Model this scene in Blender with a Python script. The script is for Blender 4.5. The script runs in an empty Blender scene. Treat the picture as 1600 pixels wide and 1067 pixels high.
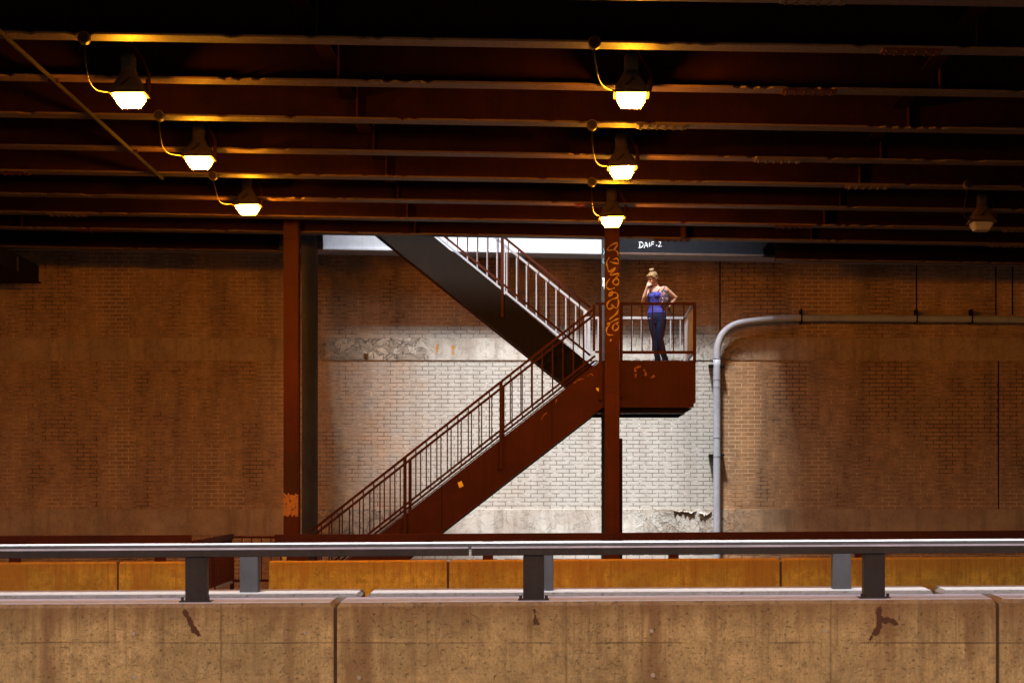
import bpy, bmesh, math, random
from mathutils import Vector, Matrix, noise
R = math.radians
random.seed(7)
S = bpy.context.scene
C = S.collection

# ------------------------------------------------------------------ camera, sky, sun, exposure
EYE = 1.5                       # camera height over the near roadway
F = 3080.0                      # focal length in photo pixels
VX, VY = 880.0, 826.0           # principal point in photo pixels
cam = bpy.data.cameras.new('camera'); co = bpy.data.objects.new('camera', cam); C.objects.link(co)
cam.sensor_width = 36; cam.lens = 36 * F / 1600
cam.shift_x = (800 - VX) / 1600; cam.shift_y = (VY - 533.5) / 1600
cam.clip_end = 500
co.location = (0, 0, EYE); co.rotation_euler = (R(90), 0, 0)
S.camera = co

SUN = Vector((0.12, 0.455, -0.88)).normalized()
W = bpy.data.worlds.new('World'); S.world = W; W.use_nodes = True
nt = W.node_tree; bg = nt.nodes['Background']
sky = nt.nodes.new('ShaderNodeTexSky'); sky.sky_type = 'NISHITA'; sky.sun_disc = False
sky.sun_elevation = math.asin(-SUN.z); sky.sun_rotation = math.atan2(-SUN.x, -SUN.y)
nt.links.new(sky.outputs[0], bg.inputs[0]); bg.inputs[1].default_value = 0.14
sl = bpy.data.lights.new('sun', 'SUN'); so = bpy.data.objects.new('sun', sl); C.objects.link(so)
sl.energy = 3.1; sl.angle = R(9); sl.color = (1.0, 1.0, 0.99)
so.rotation_euler = SUN.to_track_quat('-Z', 'Y').to_euler()
S.view_settings.view_transform = 'Standard'; S.view_settings.look = 'None'
S.view_settings.exposure = 1.95; S.view_settings.gamma = 1
S.cycles.use_denoising = True
S.cycles.denoiser = 'OPENIMAGEDENOISE'; S.cycles.denoising_prefilter = 'ACCURATE'
S.cycles.max_bounces = 8; S.cycles.diffuse_bounces = 5
S.cycles.sample_clamp_indirect = 6.0

def X(px, d): return (px - VX) * d / F
def Z(py, d): return EYE + (VY - py) * d / F

# ------------------------------------------------------------------ materials
def newmat(name):
    m = bpy.data.materials.new(name); m.use_nodes = True
    return m, m.node_tree, m.node_tree.nodes['Principled BSDF']
def N(t, kind, **kw):
    n = t.nodes.new(kind)
    for k, v in kw.items():
        if k[0] == 'i' and k[1:].isdigit(): n.inputs[int(k[1:])].default_value = v
        else: setattr(n, k, v)
    return n
def math_(t, op, a, b=None, clamp=False):
    n = t.nodes.new('ShaderNodeMath'); n.operation = op; n.use_clamp = clamp
    for i, v in enumerate((a, b)):
        if v is None: continue
        if isinstance(v, (int, float)): n.inputs[i].default_value = v
        else: t.links.new(v, n.inputs[i])
    return n.outputs[0]
def mix_(t, f, a, b, mode='MIX'):
    n = t.nodes.new('ShaderNodeMix'); n.data_type = 'RGBA'; n.blend_type = mode
    for s, v in ((n.inputs['Factor'], f), (n.inputs['A'], a), (n.inputs['B'], b)):
        if isinstance(v, tuple): s.default_value = (*v, 1) if len(v) == 3 else v
        elif isinstance(v, (int, float)): s.default_value = v
        else: t.links.new(v, s)
    return n.outputs['Result']
def coords(t, scale=(1, 1, 1), loc=(0, 0, 0)):
    tc = t.nodes.new('ShaderNodeTexCoord'); mp = t.nodes.new('ShaderNodeMapping')
    t.links.new(tc.outputs['Object'], mp.inputs[0]); mp.inputs['Scale'].default_value = scale; mp.inputs['Location'].default_value = loc
    return mp.outputs[0]
def noise_(t, vec, scale, detail=5, rough=0.6, dist=0):
    n = t.nodes.new('ShaderNodeTexNoise'); n.inputs['Scale'].default_value = scale
    n.inputs['Detail'].default_value = detail; n.inputs['Roughness'].default_value = rough; n.inputs['Distortion'].default_value = dist
    t.links.new(vec, n.inputs['Vector']); return n.outputs['Fac']
def ramp(t, fac, a, b, lo=0.0, hi=1.0):
    n = t.nodes.new('ShaderNodeMapRange'); n.clamp = True
    n.inputs['From Min'].default_value = a; n.inputs['From Max'].default_value = b
    n.inputs['To Min'].default_value = lo; n.inputs['To Max'].default_value = hi
    t.links.new(fac, n.inputs['Value']); return n.outputs[0]
def bump(t, h, strength, dist, bsdf, prev=None):
    b = t.nodes.new('ShaderNodeBump'); b.inputs['Strength'].default_value = strength; b.inputs['Distance'].default_value = dist
    t.links.new(h, b.inputs['Height'])
    if prev: t.links.new(prev, b.inputs['Normal'])
    t.links.new(b.outputs[0], bsdf.inputs['Normal']); return b.outputs[0]

def steel(name, col, col2, rough=0.62, scale=3.0, streak=True, spec=0.3, rust=None, lo=.35, hi=.7):
    m, t, b = newmat(name)
    v = coords(t); n1 = noise_(t, v, scale, 8, .7)
    c = mix_(t, ramp(t, n1, lo, hi), col, col2)
    if streak:
        n2 = noise_(t, coords(t, (14, 14, .8)), 1.6, 4)
        c = mix_(t, ramp(t, n2, .5, .75, 0, .55), c, tuple(x * .45 for x in col))
    if rust:
        n3 = noise_(t, coords(t, loc=(3, 1, 8)), scale * 2.5, 10, .75)
        c = mix_(t, ramp(t, n3, .58, .66, 0, .9), c, rust)
    t.links.new(c, b.inputs['Base Color'])
    rn = noise_(t, v, 25, 6)
    t.links.new(ramp(t, rn, .3, .7, rough - .12, rough + .15), b.inputs['Roughness'])
    b.inputs['Specular IOR Level'].default_value = spec
    bump(t, noise_(t, v, 60, 6), .25, .004, b)
    return m

def brick_mat():
    m, t, b = newmat('part_pale_brick')
    tc = t.nodes.new('ShaderNodeTexCoord'); sx = t.nodes.new('ShaderNodeSeparateXYZ'); t.links.new(tc.outputs['Object'], sx.inputs[0])
    cb = t.nodes.new('ShaderNodeCombineXYZ'); t.links.new(sx.outputs[0], cb.inputs[0]); t.links.new(sx.outputs[2], cb.inputs[1])
    # slight wobble so that courses are not ruler straight
    wn = t.nodes.new('ShaderNodeTexNoise'); wn.inputs['Scale'].default_value = 1.3; t.links.new(cb.outputs[0], wn.inputs['Vector'])
    ws = t.nodes.new('ShaderNodeVectorMath'); ws.operation = 'SCALE'; t.links.new(wn.outputs['Color'], ws.inputs[0]); ws.inputs['Scale'].default_value = .014
    wa = t.nodes.new('ShaderNodeVectorMath'); wa.operation = 'ADD'; t.links.new(cb.outputs[0], wa.inputs[0]); t.links.new(ws.outputs[0], wa.inputs[1])
    br = t.nodes.new('ShaderNodeTexBrick'); t.links.new(wa.outputs[0], br.inputs['Vector'])
    br.inputs['Scale'].default_value = 1; br.inputs['Brick Width'].default_value = .256; br.inputs['Row Height'].default_value = .0820
    br.inputs['Mortar Size'].default_value = .0085; br.inputs['Mortar Smooth'].default_value = .15; br.inputs['Bias'].default_value = -.1
    br.inputs['Color1'].default_value = (.40, .325, .25, 1); br.inputs['Color2'].default_value = (.27, .205, .15, 1)
    br.inputs['Mortar'].default_value = (.5, .5, .5, 1)
    v = cb.outputs[0]
    big = noise_(t, v, .35, 5, .6); mid = noise_(t, v, 1.7, 6, .65); fine = noise_(t, v, 14, 6, .7)
    # runs of dirt down the wall
    mp = t.nodes.new('ShaderNodeMapping'); t.links.new(v, mp.inputs[0]); mp.inputs['Scale'].default_value = (1.6, .16, 1)
    runs = noise_(t, mp.outputs[0], 1.3, 6, .6)
    # paler bricks from the left column to the pipe, up to one brick course
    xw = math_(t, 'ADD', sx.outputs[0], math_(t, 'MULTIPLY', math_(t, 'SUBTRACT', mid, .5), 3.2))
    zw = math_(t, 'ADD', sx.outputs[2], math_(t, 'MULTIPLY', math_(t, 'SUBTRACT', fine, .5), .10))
    pale_zone = math_(t, 'MULTIPLY', math_(t, 'MULTIPLY', ramp(t, xw, -5.2, -2.6), ramp(t, sx.outputs[0], 3.08, 3.16, 1, 0)), ramp(t, zw, 5.54, 5.60, 1, 0))
    raw = mix_(t, ramp(t, noise_(t, v, 5.5, 3, .5), .35, .65), (.54, .29, .125), (.36, .18, .075))
    raw = mix_(t, ramp(t, br.outputs['Color'], .27, .40, .0, .75), raw, (.50, .30, .15))
    pale_brick = mix_(t, ramp(t, fine, .4, .7, 0, .35), (.43, .41, .375), (.32, .295, .26))
    c = mix_(t, ramp(t, mid, .3, .72, 0, .45), mix_(t, pale_zone, raw, pale_brick), mix_(t, pale_zone, (.16, .095, .05), (.36, .33, .29)))
    c = mix_(t, ramp(t, runs, .48, .68, 0, .5), c, mix_(t, pale_zone, (.11, .065, .04), (.24, .20, .165)))
    c = mix_(t, ramp(t, fine, .35, .7, 0, .25), c, (.12, .085, .06))
    mp2 = t.nodes.new('ShaderNodeMapping'); t.links.new(v, mp2.inputs[0]); mp2.inputs['Scale'].default_value = (1, .35, 1); mp2.inputs['Location'].default_value = (4.2, 1.4, 0)
    jn = noise_(t, mp2.outputs[0], .9, 6, .7); jf = noise_(t, v, 7, 4, .7)
    mraw = mix_(t, ramp(t, math_(t, 'ADD', math_(t, 'MULTIPLY', jn, .75), math_(t, 'MULTIPLY', jf, .25)), .43, .56), (.08, .042, .024), (.62, .41, .23))
    pale_mort = mix_(t, ramp(t, jf, .52, .62), (.15, .13, .11), (.48, .46, .42))
    mort = mix_(t, pale_zone, mraw, pale_mort)
    c = mix_(t, br.outputs['Fac'], c, mort)
    sp = noise_(t, v, 2.6, 9, .8)
    c = mix_(t, ramp(t, sp, .68, .72, 0, .6), c, (.46, .36, .25))
    t.links.new(c, b.inputs['Base Color']); b.inputs['Roughness'].default_value = .72
    inv = math_(t, 'SUBTRACT', 1.0, br.outputs['Fac'])
    p = bump(t, inv, .8, .012, b)
    bump(t, math_(t, 'ADD', math_(t, 'MULTIPLY', fine, .6), mid), .35, .012, b, p)
    return m

def band_mat():
    m, t, b = newmat('peeling_plaster')
    v = coords(t)
    n1 = noise_(t, v, 1.4, 8, .65); n2 = noise_(t, coords(t, loc=(5, 0, 2)), 6, 10, .75); n3 = noise_(t, coords(t, (3, 1, .25)), 1.5, 6, .6)
    c = mix_(t, ramp(t, n1, .35, .68), (.50, .48, .44), (.30, .26, .22))
    c = mix_(t, ramp(t, n3, .5, .72, 0, .65), c, (.19, .155, .12))
    sx = t.nodes.new('ShaderNodeSeparateXYZ'); t.links.new(v, sx.inputs[0])
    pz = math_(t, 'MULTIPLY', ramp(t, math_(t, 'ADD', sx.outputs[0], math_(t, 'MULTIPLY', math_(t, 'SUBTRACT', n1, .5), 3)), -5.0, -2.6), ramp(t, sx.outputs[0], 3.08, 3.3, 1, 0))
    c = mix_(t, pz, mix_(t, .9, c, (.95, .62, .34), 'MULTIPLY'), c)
    # how far the plaster has come off: worst left of the stairs
    w = math_(t, 'MULTIPLY', ramp(t, sx.outputs[0], -5.8, -4.6), ramp(t, sx.outputs[0], -2.9, -2.6, 1, 0))
    w2 = math_(t, 'MULTIPLY', ramp(t, sx.outputs[0], .8, 2.0), ramp(t, sx.outputs[0], 3.2, 4.6, 1, 0)); w = math_(t, 'MAXIMUM', math_(t, 'MAXIMUM', w, math_(t, 'MULTIPLY', w2, .55)), .22)
    vn = t.nodes.new('ShaderNodeTexVoronoi'); vn.feature = 'DISTANCE_TO_EDGE'; vn.inputs['Scale'].default_value = 4.5
    ws = t.nodes.new('ShaderNodeTexNoise'); ws.inputs['Scale'].default_value = 5; ws.inputs['Detail'].default_value = 6; t.links.new(v, ws.inputs['Vector'])
    sc = t.nodes.new('ShaderNodeVectorMath'); sc.operation = 'SCALE'; sc.inputs['Scale'].default_value = .55; t.links.new(ws.outputs['Color'], sc.inputs[0])
    ad = t.nodes.new('ShaderNodeVectorMath'); t.links.new(v, ad.inputs[0]); t.links.new(sc.outputs[0], ad.inputs[1]); t.links.new(ad.outputs[0], vn.inputs['Vector'])
    crack = ramp(t, vn.outputs['Distance'], 0, .035, 1, 0)
    patch = ramp(t, n2, .40, .50)
    peel = math_(t, 'MULTIPLY', ramp(t, noise_(t, coords(t, (1, 1, 1.4), (2, 0, 1)), 2.3, 10, .72, .6), .50, .515), ramp(t, w, .25, .6))
    crack = math_(t, 'MULTIPLY', math_(t, 'MULTIPLY', crack, patch), w)
    c = mix_(t, math_(t, 'MULTIPLY', ramp(t, n2, .52, .6), math_(t, 'MULTIPLY', w, .6)), c, (.33, .28, .23))
    c = mix_(t, math_(t, 'MULTIPLY', peel, .7), c, (.24, .185, .135))
    c = mix_(t, math_(t, 'MULTIPLY', crack, .95), c, (.05, .038, .03))
    t.links.new(c, b.inputs['Base Color']); b.inputs['Roughness'].default_value = .7
    h = math_(t, 'SUBTRACT', math_(t, 'SUBTRACT', math_(t, 'MULTIPLY', n2, math_(t, 'MULTIPLY', w, 1.6)), crack), math_(t, 'MULTIPLY', peel, 1.2))
    bump(t, h, .9, .03, b)
    return m

def concrete_mat(name, base, dark, seams=(), form=None, warm=None, pit=.55):
    m, t, b = newmat(name)
    v = coords(t)
    n1 = noise_(t, v, 1.1, 8, .62); n2 = noise_(t, coords(t, (1, 1, .75)), 11, 10, .8); n3 = noise_(t, coords(t, (1, 1, 1.8)), 30, 8, .75)
    st = noise_(t, coords(t, (7, 7, .7)), 1.4, 6, .6); st2 = noise_(t, coords(t, (1.1, 1.1, .12), (7, 0, 0)), 1.5, 5, .6)
    hz = noise_(t, coords(t, (.8, 1, 16)), 1.2, 6, .65)
    c = mix_(t, ramp(t, n1, .36, .62), base, tuple(x * .6 for x in base))
    c = mix_(t, ramp(t, n2, .46, .64, 0, .75), c, dark)
    c = mix_(t, ramp(t, hz, .55, .75, 0, .35), c, tuple(x * 1.25 for x in base))
    c = mix_(t, ramp(t, st, .55, .78, 0, .45), c, dark)
    c = mix_(t, ramp(t, st2, .54, .60, 0, .7), c, warm or dark)
    sx = t.nodes.new('ShaderNodeSeparateXYZ'); t.links.new(v, sx.inputs[0])
    # weathering run-off just under the top edge, with a ragged lower limit
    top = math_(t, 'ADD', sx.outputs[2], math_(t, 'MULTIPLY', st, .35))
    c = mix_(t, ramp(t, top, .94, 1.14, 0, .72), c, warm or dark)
    fs = noise_(t, coords(t, (22, 22, .9), (1, 0, 3)), 1.2, 7, .65)
    c = mix_(t, math_(t, 'MULTIPLY', ramp(t, fs, .52, .62), ramp(t, sx.outputs[2], .35, .95, .12, .6)), c, dark)
    wv = t.nodes.new('ShaderNodeTexNoise'); wv.inputs['Scale'].default_value = 2.5; wv.inputs['Detail'].default_value = 7; t.links.new(v, wv.inputs['Vector'])
    wsc = t.nodes.new('ShaderNodeVectorMath'); wsc.operation = 'SCALE'; wsc.inputs['Scale'].default_value = .9; t.links.new(wv.outputs['Color'], wsc.inputs[0])
    wad = t.nodes.new('ShaderNodeVectorMath'); t.links.new(v, wad.inputs[0]); t.links.new(wsc.outputs[0], wad.inputs[1])
    vc = t.nodes.new('ShaderNodeTexVoronoi'); vc.feature = 'DISTANCE_TO_EDGE'; vc.inputs['Scale'].default_value = 1.1; t.links.new(wad.outputs[0], vc.inputs['Vector'])
    hair = math_(t, 'MULTIPLY', ramp(t, vc.outputs['Distance'], .001, .007, 1, 0), ramp(t, n1, .48, .56))
    c = mix_(t, math_(t, 'MULTIPLY', hair, .75), c, tuple(x * .5 for x in dark))
    n4 = noise_(t, coords(t, (1, 1, .6)), 70, 6, .8)
    c = mix_(t, ramp(t, n4, .42, .62, 0, .55), c, tuple(x * .42 for x in base))
    pits = ramp(t, n3, .58, .63)
    c = mix_(t, math_(t, 'MULTIPLY', pits, pit), c, tuple(x * .4 for x in dark))
    hgt = math_(t, 'SUBTRACT', math_(t, 'ADD', n2, math_(t, 'MULTIPLY', n3, .4)), math_(t, 'MULTIPLY', pits, .5))
    for s in seams:
        d = math_(t, 'ABSOLUTE', math_(t, 'SUBTRACT', sx.outputs[0], s))
        l = ramp(t, d, .002, .007, 1, 0); c = mix_(t, math_(t, 'MULTIPLY', l, .35), c, dark); hgt = math_(t, 'SUBTRACT', hgt, math_(t, 'MULTIPLY', l, .5))
    if form is not None:
        for s in form:
            wob = math_(t, 'ADD', sx.outputs[2], math_(t, 'MULTIPLY', n1, .012))
            d = math_(t, 'ABSOLUTE', math_(t, 'SUBTRACT', wob, s))
            l = math_(t, 'MULTIPLY', ramp(t, d, .001, .006, 1, 0), ramp(t, st2, .42, .52)); c = mix_(t, math_(t, 'MULTIPLY', l, .6), c, dark); hgt = math_(t, 'ADD', hgt, math_(t, 'MULTIPLY', l, .4))
    t.links.new(c, b.inputs['Base Color']); b.inputs['Roughness'].default_value = .85
    bump(t, hgt, .95, .02, b)
    return m

def plain(name, col, rough=.6, var=.25, scale=12, metallic=0, bumpd=.002):
    m, t, b = newmat(name); v = coords(t)
    c = mix_(t, ramp(t, noise_(t, v, scale, 6, .65), .3, .7), col, tuple(x * (1 - var) for x in col))
    t.links.new(c, b.inputs['Base Color']); b.inputs['Roughness'].default_value = rough; b.inputs['Metallic'].default_value = metallic
    b.inputs['Specular IOR Level'].default_value = .06 if max(col) < .12 else .35
    bump(t, noise_(t, v, scale * 5, 4), .3, bumpd, b)
    return m
def glow(name, col, strength):
    m, t, b = newmat(name); b.inputs['Base Color'].default_value = (.8, .7, .5, 1)
    b.inputs['Emission Color'].default_value = (*col, 1); b.inputs['Emission Strength'].default_value = strength
    return m

M = {}
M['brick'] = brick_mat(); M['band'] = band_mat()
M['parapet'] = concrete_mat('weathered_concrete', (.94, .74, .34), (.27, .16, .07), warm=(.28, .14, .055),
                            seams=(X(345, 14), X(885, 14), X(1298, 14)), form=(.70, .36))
M['parapet2'] = concrete_mat('grey_weathered_concrete', (.36, .32, .29), (.17, .14, .12))
M['top_strip2'] = plain('grey_skylit_concrete', (.42, .41, .40), .85, .25, 14, bumpd=.004)  # second parapet's top: skylight put into a paler grey
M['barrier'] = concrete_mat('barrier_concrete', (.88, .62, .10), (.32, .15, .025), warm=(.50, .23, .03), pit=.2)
M['deck'] = concrete_mat('deck_concrete', (.09, .08, .07), (.05, .04, .03))
M['filler'] = plain('dirty_joint_mortar', (.16, .10, .07), .9, .4, 9)
M['top_strip'] = plain('skylit_pale_concrete', (.66, .70, .73), .8, .25, 14, bumpd=.004)  # front parapet's top: skylight put into a pale, cool colour
M['asphalt'] = plain('asphalt', (.055, .052, .05), .9, .35, 20, bumpd=.006)
M['paving'] = plain('platform_concrete', (.09, .08, .07), .85, .3, 6)
M['rust'] = steel('oxide_red_steel', (.075, .0155, .006), (.042, .009, .004), .6, 1.2, rust=None, spec=.12)
M['stair'] = steel('red_brown_stair_paint', (.060, .012, .005), (.036, .0075, .0035), .6, 1.5, rust=None, spec=.12)
M['web'] = steel('dark_red_steel', (.024, .0055, .002), (.010, .0026, .0012), .7, 1.3, spec=.05)  # darker red than the other steelwork
M['flange'] = steel('flaking_flange_paint', (.105, .058, .038), (.06, .03, .018), .55, 4, streak=False, rust=(.06, .03, .02))
M['grey'] = steel('dark_grey_rail_paint', (.055, .05, .05), (.035, .032, .032), .6, 4, streak=True)
M['greypost'] = steel('dark_grey_post_steel', (.045, .04, .04), (.03, .027, .027), .6, 4)
M['rail_daylit'] = steel('pale_daylit_rail', (.34, .34, .36), (.24, .24, .26), .45, 5, streak=False)  # paler steel: daylight on the far stair parts put into the colour
M['midpost'] = steel('mid_grey_post_paint', (.06, .06, .067), (.045, .045, .05), .55, 5)
M['greycol'] = steel('dull_grey_column_paint', (.05, .046, .048), (.022, .019, .019), .5, 2)
M['upper'] = steel('darker_brown_stair_paint', (.010, .0065, .0045), (.006, .004, .003), .7, 1.5, spec=.1)  # darker, browner colour than the lower flight, for the upper flight
M['worn_glint'] = steel('bare_metal_highlight', (.55, .55, .57), (.38, .38, .40), .5, 6, streak=False)  # worn bare metal, kept pale to paint in the rail's top highlight
M['pipe'] = steel('grey_painted_pipe', (.40, .41, .46), (.28, .29, .33), .42, 5, streak=False)
M['fascia'] = steel('white_fascia_paint', (.66, .67, .70), (.50, .50, .52), .6, 1.5, rust=None)
M['dark'] = plain('blackened_steel', (.018, .012, .009), .9)
M['housing'] = plain('sooty_lamp_housing', (.085, .055, .03), .5, .3, 9)
M['cable'] = plain('grey_flexible_conduit', (.014, .009, .006), .5, .2)
M['lamp'] = glow('sodium_lamp_glass', (1.0, .34, .010), 122)
M['lamp_near'] = glow('sodium_lamp_glass_bright', (1.0, .40, .03), 175)
M['deadglass'] = plain('unlit_lamp_glass', (.42, .36, .27), .3, .2)
M['tag_orange'] = plain('orange_spray_paint', (.42, .27, .14), .6, .2, 20)
M['tag_faint'] = plain('faded_orange_paint', (.33, .10, .03), .6, .3, 20)
M['tag_white'] = plain('white_spray_paint', (.85, .87, .9), .6, .1, 20)
M['yellow'] = plain('yellow_sticker', (.85, .62, .08), .5, .1)
M['stain'] = plain('dark_rust_stain', (.14, .065, .04), .8, .3, 30)
M['rustspot'] = plain('orange_rust_bleed', (.42, .20, .05), .8, .3, 20)
M['plug'] = plain('pale_mortar_plug', (.62, .56, .46), .8, .2, 30)
M['cup'] = plain('yellow_plastic_cup', (.80, .66, .28), .35, .1)
M['skin'] = plain('skin', (.44, .25, .17), .5, .12, 8, bumpd=.0005)
M['hair'] = plain('dark_blonde_hair', (.27, .165, .065), .6, .55, 60, bumpd=.006)
M['top'] = plain('royal_blue_cloth', (.035, .04, .32), .7, .45, 9, bumpd=.02)
M['jeans'] = plain('dark_blue_denim', (.02, .03, .085), .75, .5, 11, bumpd=.015)
M['shoe'] = plain('pale_shoe', (.55, .52, .50), .6, .15)
M['eye'] = plain('dark_eye', (.03, .02, .015), .2, .1)
M['lip'] = plain('lip', (.50, .16, .14), .4, .1)
def floral():
    m, t, b = newmat('floral_cloth'); v = coords(t)
    vo = t.nodes.new('ShaderNodeTexVoronoi'); vo.inputs['Scale'].default_value = 26; t.links.new(v, vo.inputs['Vector'])
    c = mix_(t, ramp(t, vo.outputs['Distance'], .22, .34, 1, 0), (.03, .025, .05), mix_(t, noise_(t, v, 9), (.55, .14, .16), (.55, .42, .36)))
    t.links.new(c, b.inputs['Base Color']); b.inputs['Roughness'].default_value = .8
    return m
M['floral'] = floral()

# ------------------------------------------------------------------ mesh helpers
class MB:
    def __init__(s): s.v = []; s.f = []; s.mi = []
    def box(s, x0, x1, y0, y1, z0, z1, fz=None):
        i = len(s.v)
        for x, y, z in ((x0, y0, z0), (x1, y0, z0), (x1, y1, z0), (x0, y1, z0), (x0, y0, z1), (x1, y0, z1), (x1, y1, z1), (x0, y1, z1)):
            s.v.append((x, y, z + (fz(x) if fz else 0)))
        for f in ((0, 3, 2, 1), (4, 5, 6, 7), (0, 1, 5, 4), (1, 2, 6, 5), (2, 3, 7, 6), (3, 0, 4, 7)): s.f.append(tuple(i + k for k in f))
        return s
    def prism(s, poly, y0, y1):                     # poly in XZ, counter-clockwise seen from -Y
        i = len(s.v); n = len(poly)
        for y in (y0, y1):
            for x, z in poly: s.v.append((x, y, z))
        s.f.append(tuple(range(i, i + n))); s.f.append(tuple(range(i + 2 * n - 1, i + n - 1, -1)))
        for k in range(n): a, b = i + k, i + (k + 1) % n; s.f.append((b, a, a + n, b + n))
        return s
    def loft(s, rings, caps=True):
        i = len(s.v); n = len(rings[0])
        for r in rings: s.v.extend([tuple(p) for p in r])
        for k in range(len(rings) - 1):
            for j in range(n):
                a = i + k * n + j; b = i + k * n + (j + 1) % n
                s.f.append((a, b, b + n, a + n))
        if caps: s.f.append(tuple(range(i + n - 1, i - 1, -1))); s.f.append(tuple(range(i + (len(rings) - 1) * n, i + len(rings) * n)))
        return s
    def tube(s, pts, r, seg=8, round_=False, flat=1.0, ref=Vector((0, 0, 1))):
        pts = [Vector(p) for p in pts]
        rr = list(r) if isinstance(r, (list, tuple)) else [r] * len(pts)
        if round_:
            d0 = (pts[0] - pts[1]).normalized(); d1 = (pts[-1] - pts[-2]).normalized()
            a0 = rr[0] if not isinstance(rr[0], tuple) else min(rr[0]); a1 = rr[-1] if not isinstance(rr[-1], tuple) else min(rr[-1])
            sc = lambda q, k: (q[0] * k, q[1] * k) if isinstance(q, tuple) else q * k
            pts = [pts[0] + d0 * a0 * .9, pts[0] + d0 * a0 * .55] + pts + [pts[-1] + d1 * a1 * .55, pts[-1] + d1 * a1 * .9]
            rr = [sc(rr[0], .35), sc(rr[0], .8)] + rr + [sc(rr[-1], .8), sc(rr[-1], .35)]
        rings = []; prev = None
        for k, p in enumerate(pts):
            t_ = (pts[min(k + 1, len(pts) - 1)] - pts[max(k - 1, 0)]).normalized()
            if prev is None:
                u = ref if abs(t_.dot(ref)) < .95 else Vector((1, 0, 0))
                u = (u - t_ * u.dot(t_)).normalized()
            else: u = (prev - t_ * prev.dot(t_)).normalized()
            prev = u; w = t_.cross(u)
            a, b = rr[k] if isinstance(rr[k], tuple) else (rr[k], rr[k] * flat)
            rings.append([p + u * math.cos(2 * math.pi * j / seg) * a + w * math.sin(2 * math.pi * j / seg) * b for j in range(seg)])
        return s.loft(rings)
    def ell(s, c, r, seg=12, rot=None):
        c = Vector(c); rings = []
        for k in range(1, 8):
            th = math.pi * k / 8
            ring = []
            for j in range(seg):
                p = Vector((math.sin(th) * math.cos(2 * math.pi * j / seg) * r[0], math.sin(th) * math.sin(2 * math.pi * j / seg) * r[1], -math.cos(th) * r[2]))
                ring.append(c + (rot @ p if rot else p))
            rings.append(ring)
        return s.loft(rings)
    def shear(s, fn):
        s.v = [(x, y, z + fn(x)) for x, y, z in s.v]; return s
    def build(s, name, mat, parent=None, smooth=False, bevel=0, seg=2, org=(0, 0, 0)):
        me = bpy.data.meshes.new(name); me.from_pydata([(x - org[0], y - org[1], z - org[2]) for x, y, z in s.v], [], s.f); me.update()
        bm = bmesh.new(); bm.from_mesh(me); bmesh.ops.recalc_face_normals(bm, faces=bm.faces); bm.to_mesh(me); bm.free()
        me.materials.append(mat)
        if smooth:
            for p in me.polygons: p.use_smooth = True
        o = bpy.data.objects.new(name, me); C.objects.link(o); o.location = org
        if parent: o.parent = parent
        if bevel:
            md = o.modifiers.new('bevel', 'BEVEL'); md.width = bevel; md.segments = seg; md.limit_method = 'ANGLE'; md.angle_limit = R(40)
        return o

def tag(o, label=None, cat=None, group=None, kind=None):
    if label: o['label'] = label
    if cat: o['category'] = cat
    if group: o['group'] = group
    if kind: o['kind'] = kind
    return o
def thing(name, label, cat, loc=(0, 0, 0), group=None):
    o = bpy.data.objects.new(name, None); C.objects.link(o); o.location = loc; o.empty_display_size = .2
    return tag(o, label, cat, group)
def part(mb, name, mat, par, **kw):                 # world-space mesh parented to an Empty standing at its own base
    o = mb.build(name, mat, None, **kw); o.parent = par
    w = Vector((0, 0, 0)); p = par
    while p: w += Vector(p.location); p = p.parent
    o.location = Vector(o.location) - w
    return o

UP = lambda x: .0055 * x                            # the near things rise a little to the right
DN = lambda x: -.0165 * x                           # the bridge falls a little to the right

# ------------------------------------------------------------------ setting
g = MB().box(-150, 150, -80, 150, -.5, 0).build('ground', M['asphalt']); tag(g, kind='structure')
g = MB().box(-60, 60, 16.6, 30.1, .0, .004).build('road', plain('road_asphalt', (.045, .042, .04), .9, .3, 16, bumpd=.006)); tag(g, kind='structure')
g = MB().box(-60, 60, 30.25, 39.45, .0, .12).build('pavement', M['paving']); tag(g, kind='structure')

# back wall with brick faces and plaster bands
D = 39.5
wall = thing('brick_wall', 'long brick wall with a pale zone and peeling plaster bands behind the staircase', 'wall', (0, D, 0))
b1 = Z(528, D), Z(563, D); b0 = Z(795, D), Z(836, D)
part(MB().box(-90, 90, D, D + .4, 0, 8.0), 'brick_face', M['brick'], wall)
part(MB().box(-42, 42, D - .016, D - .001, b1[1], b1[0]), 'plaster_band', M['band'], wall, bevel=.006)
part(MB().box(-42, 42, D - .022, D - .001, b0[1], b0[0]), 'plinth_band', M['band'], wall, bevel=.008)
for px, y0, y1 in ((1125, 398, 516), (1432, 405, 492), (1560, 564, 795), (1556, 405, 500), (1582, 405, 492)):
    part(MB().box(X(px, D) - .014, X(px, D) + .014, D - .004, D + .01, Z(y1, D), Z(y0, D)), 'expansion_joint', M['dark'], wall)
def blob(cx, cz, rx, rz, y, n=22, seed=0, amp=.35):
    rnd = random.Random(seed); ph = [rnd.uniform(0, 6.28) for _ in range(4)]
    return [(cx + rx * math.cos(a) * (1 + amp * (.5 * math.sin(3 * a + ph[0]) + .35 * math.sin(5 * a + ph[1]) + .25 * math.sin(9 * a + ph[2]))),
             cz + rz * math.sin(a) * (1 + amp * (.5 * math.sin(2 * a + ph[3]) + .4 * math.sin(7 * a + ph[1])))) for a in [2 * math.pi * k / n for k in range(n)]]
for px, py, rx, rz, s in ((683, 545, .028, .10, 2), (708, 543, .035, .05, 4), (708, 551, .02, .06, 6)):
    part(MB().prism(blob(X(px, D), Z(py, D), rx, rz, 0, seed=s), D - .018, D - .0155), 'rust_stain', M['rustspot'], wall)
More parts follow.
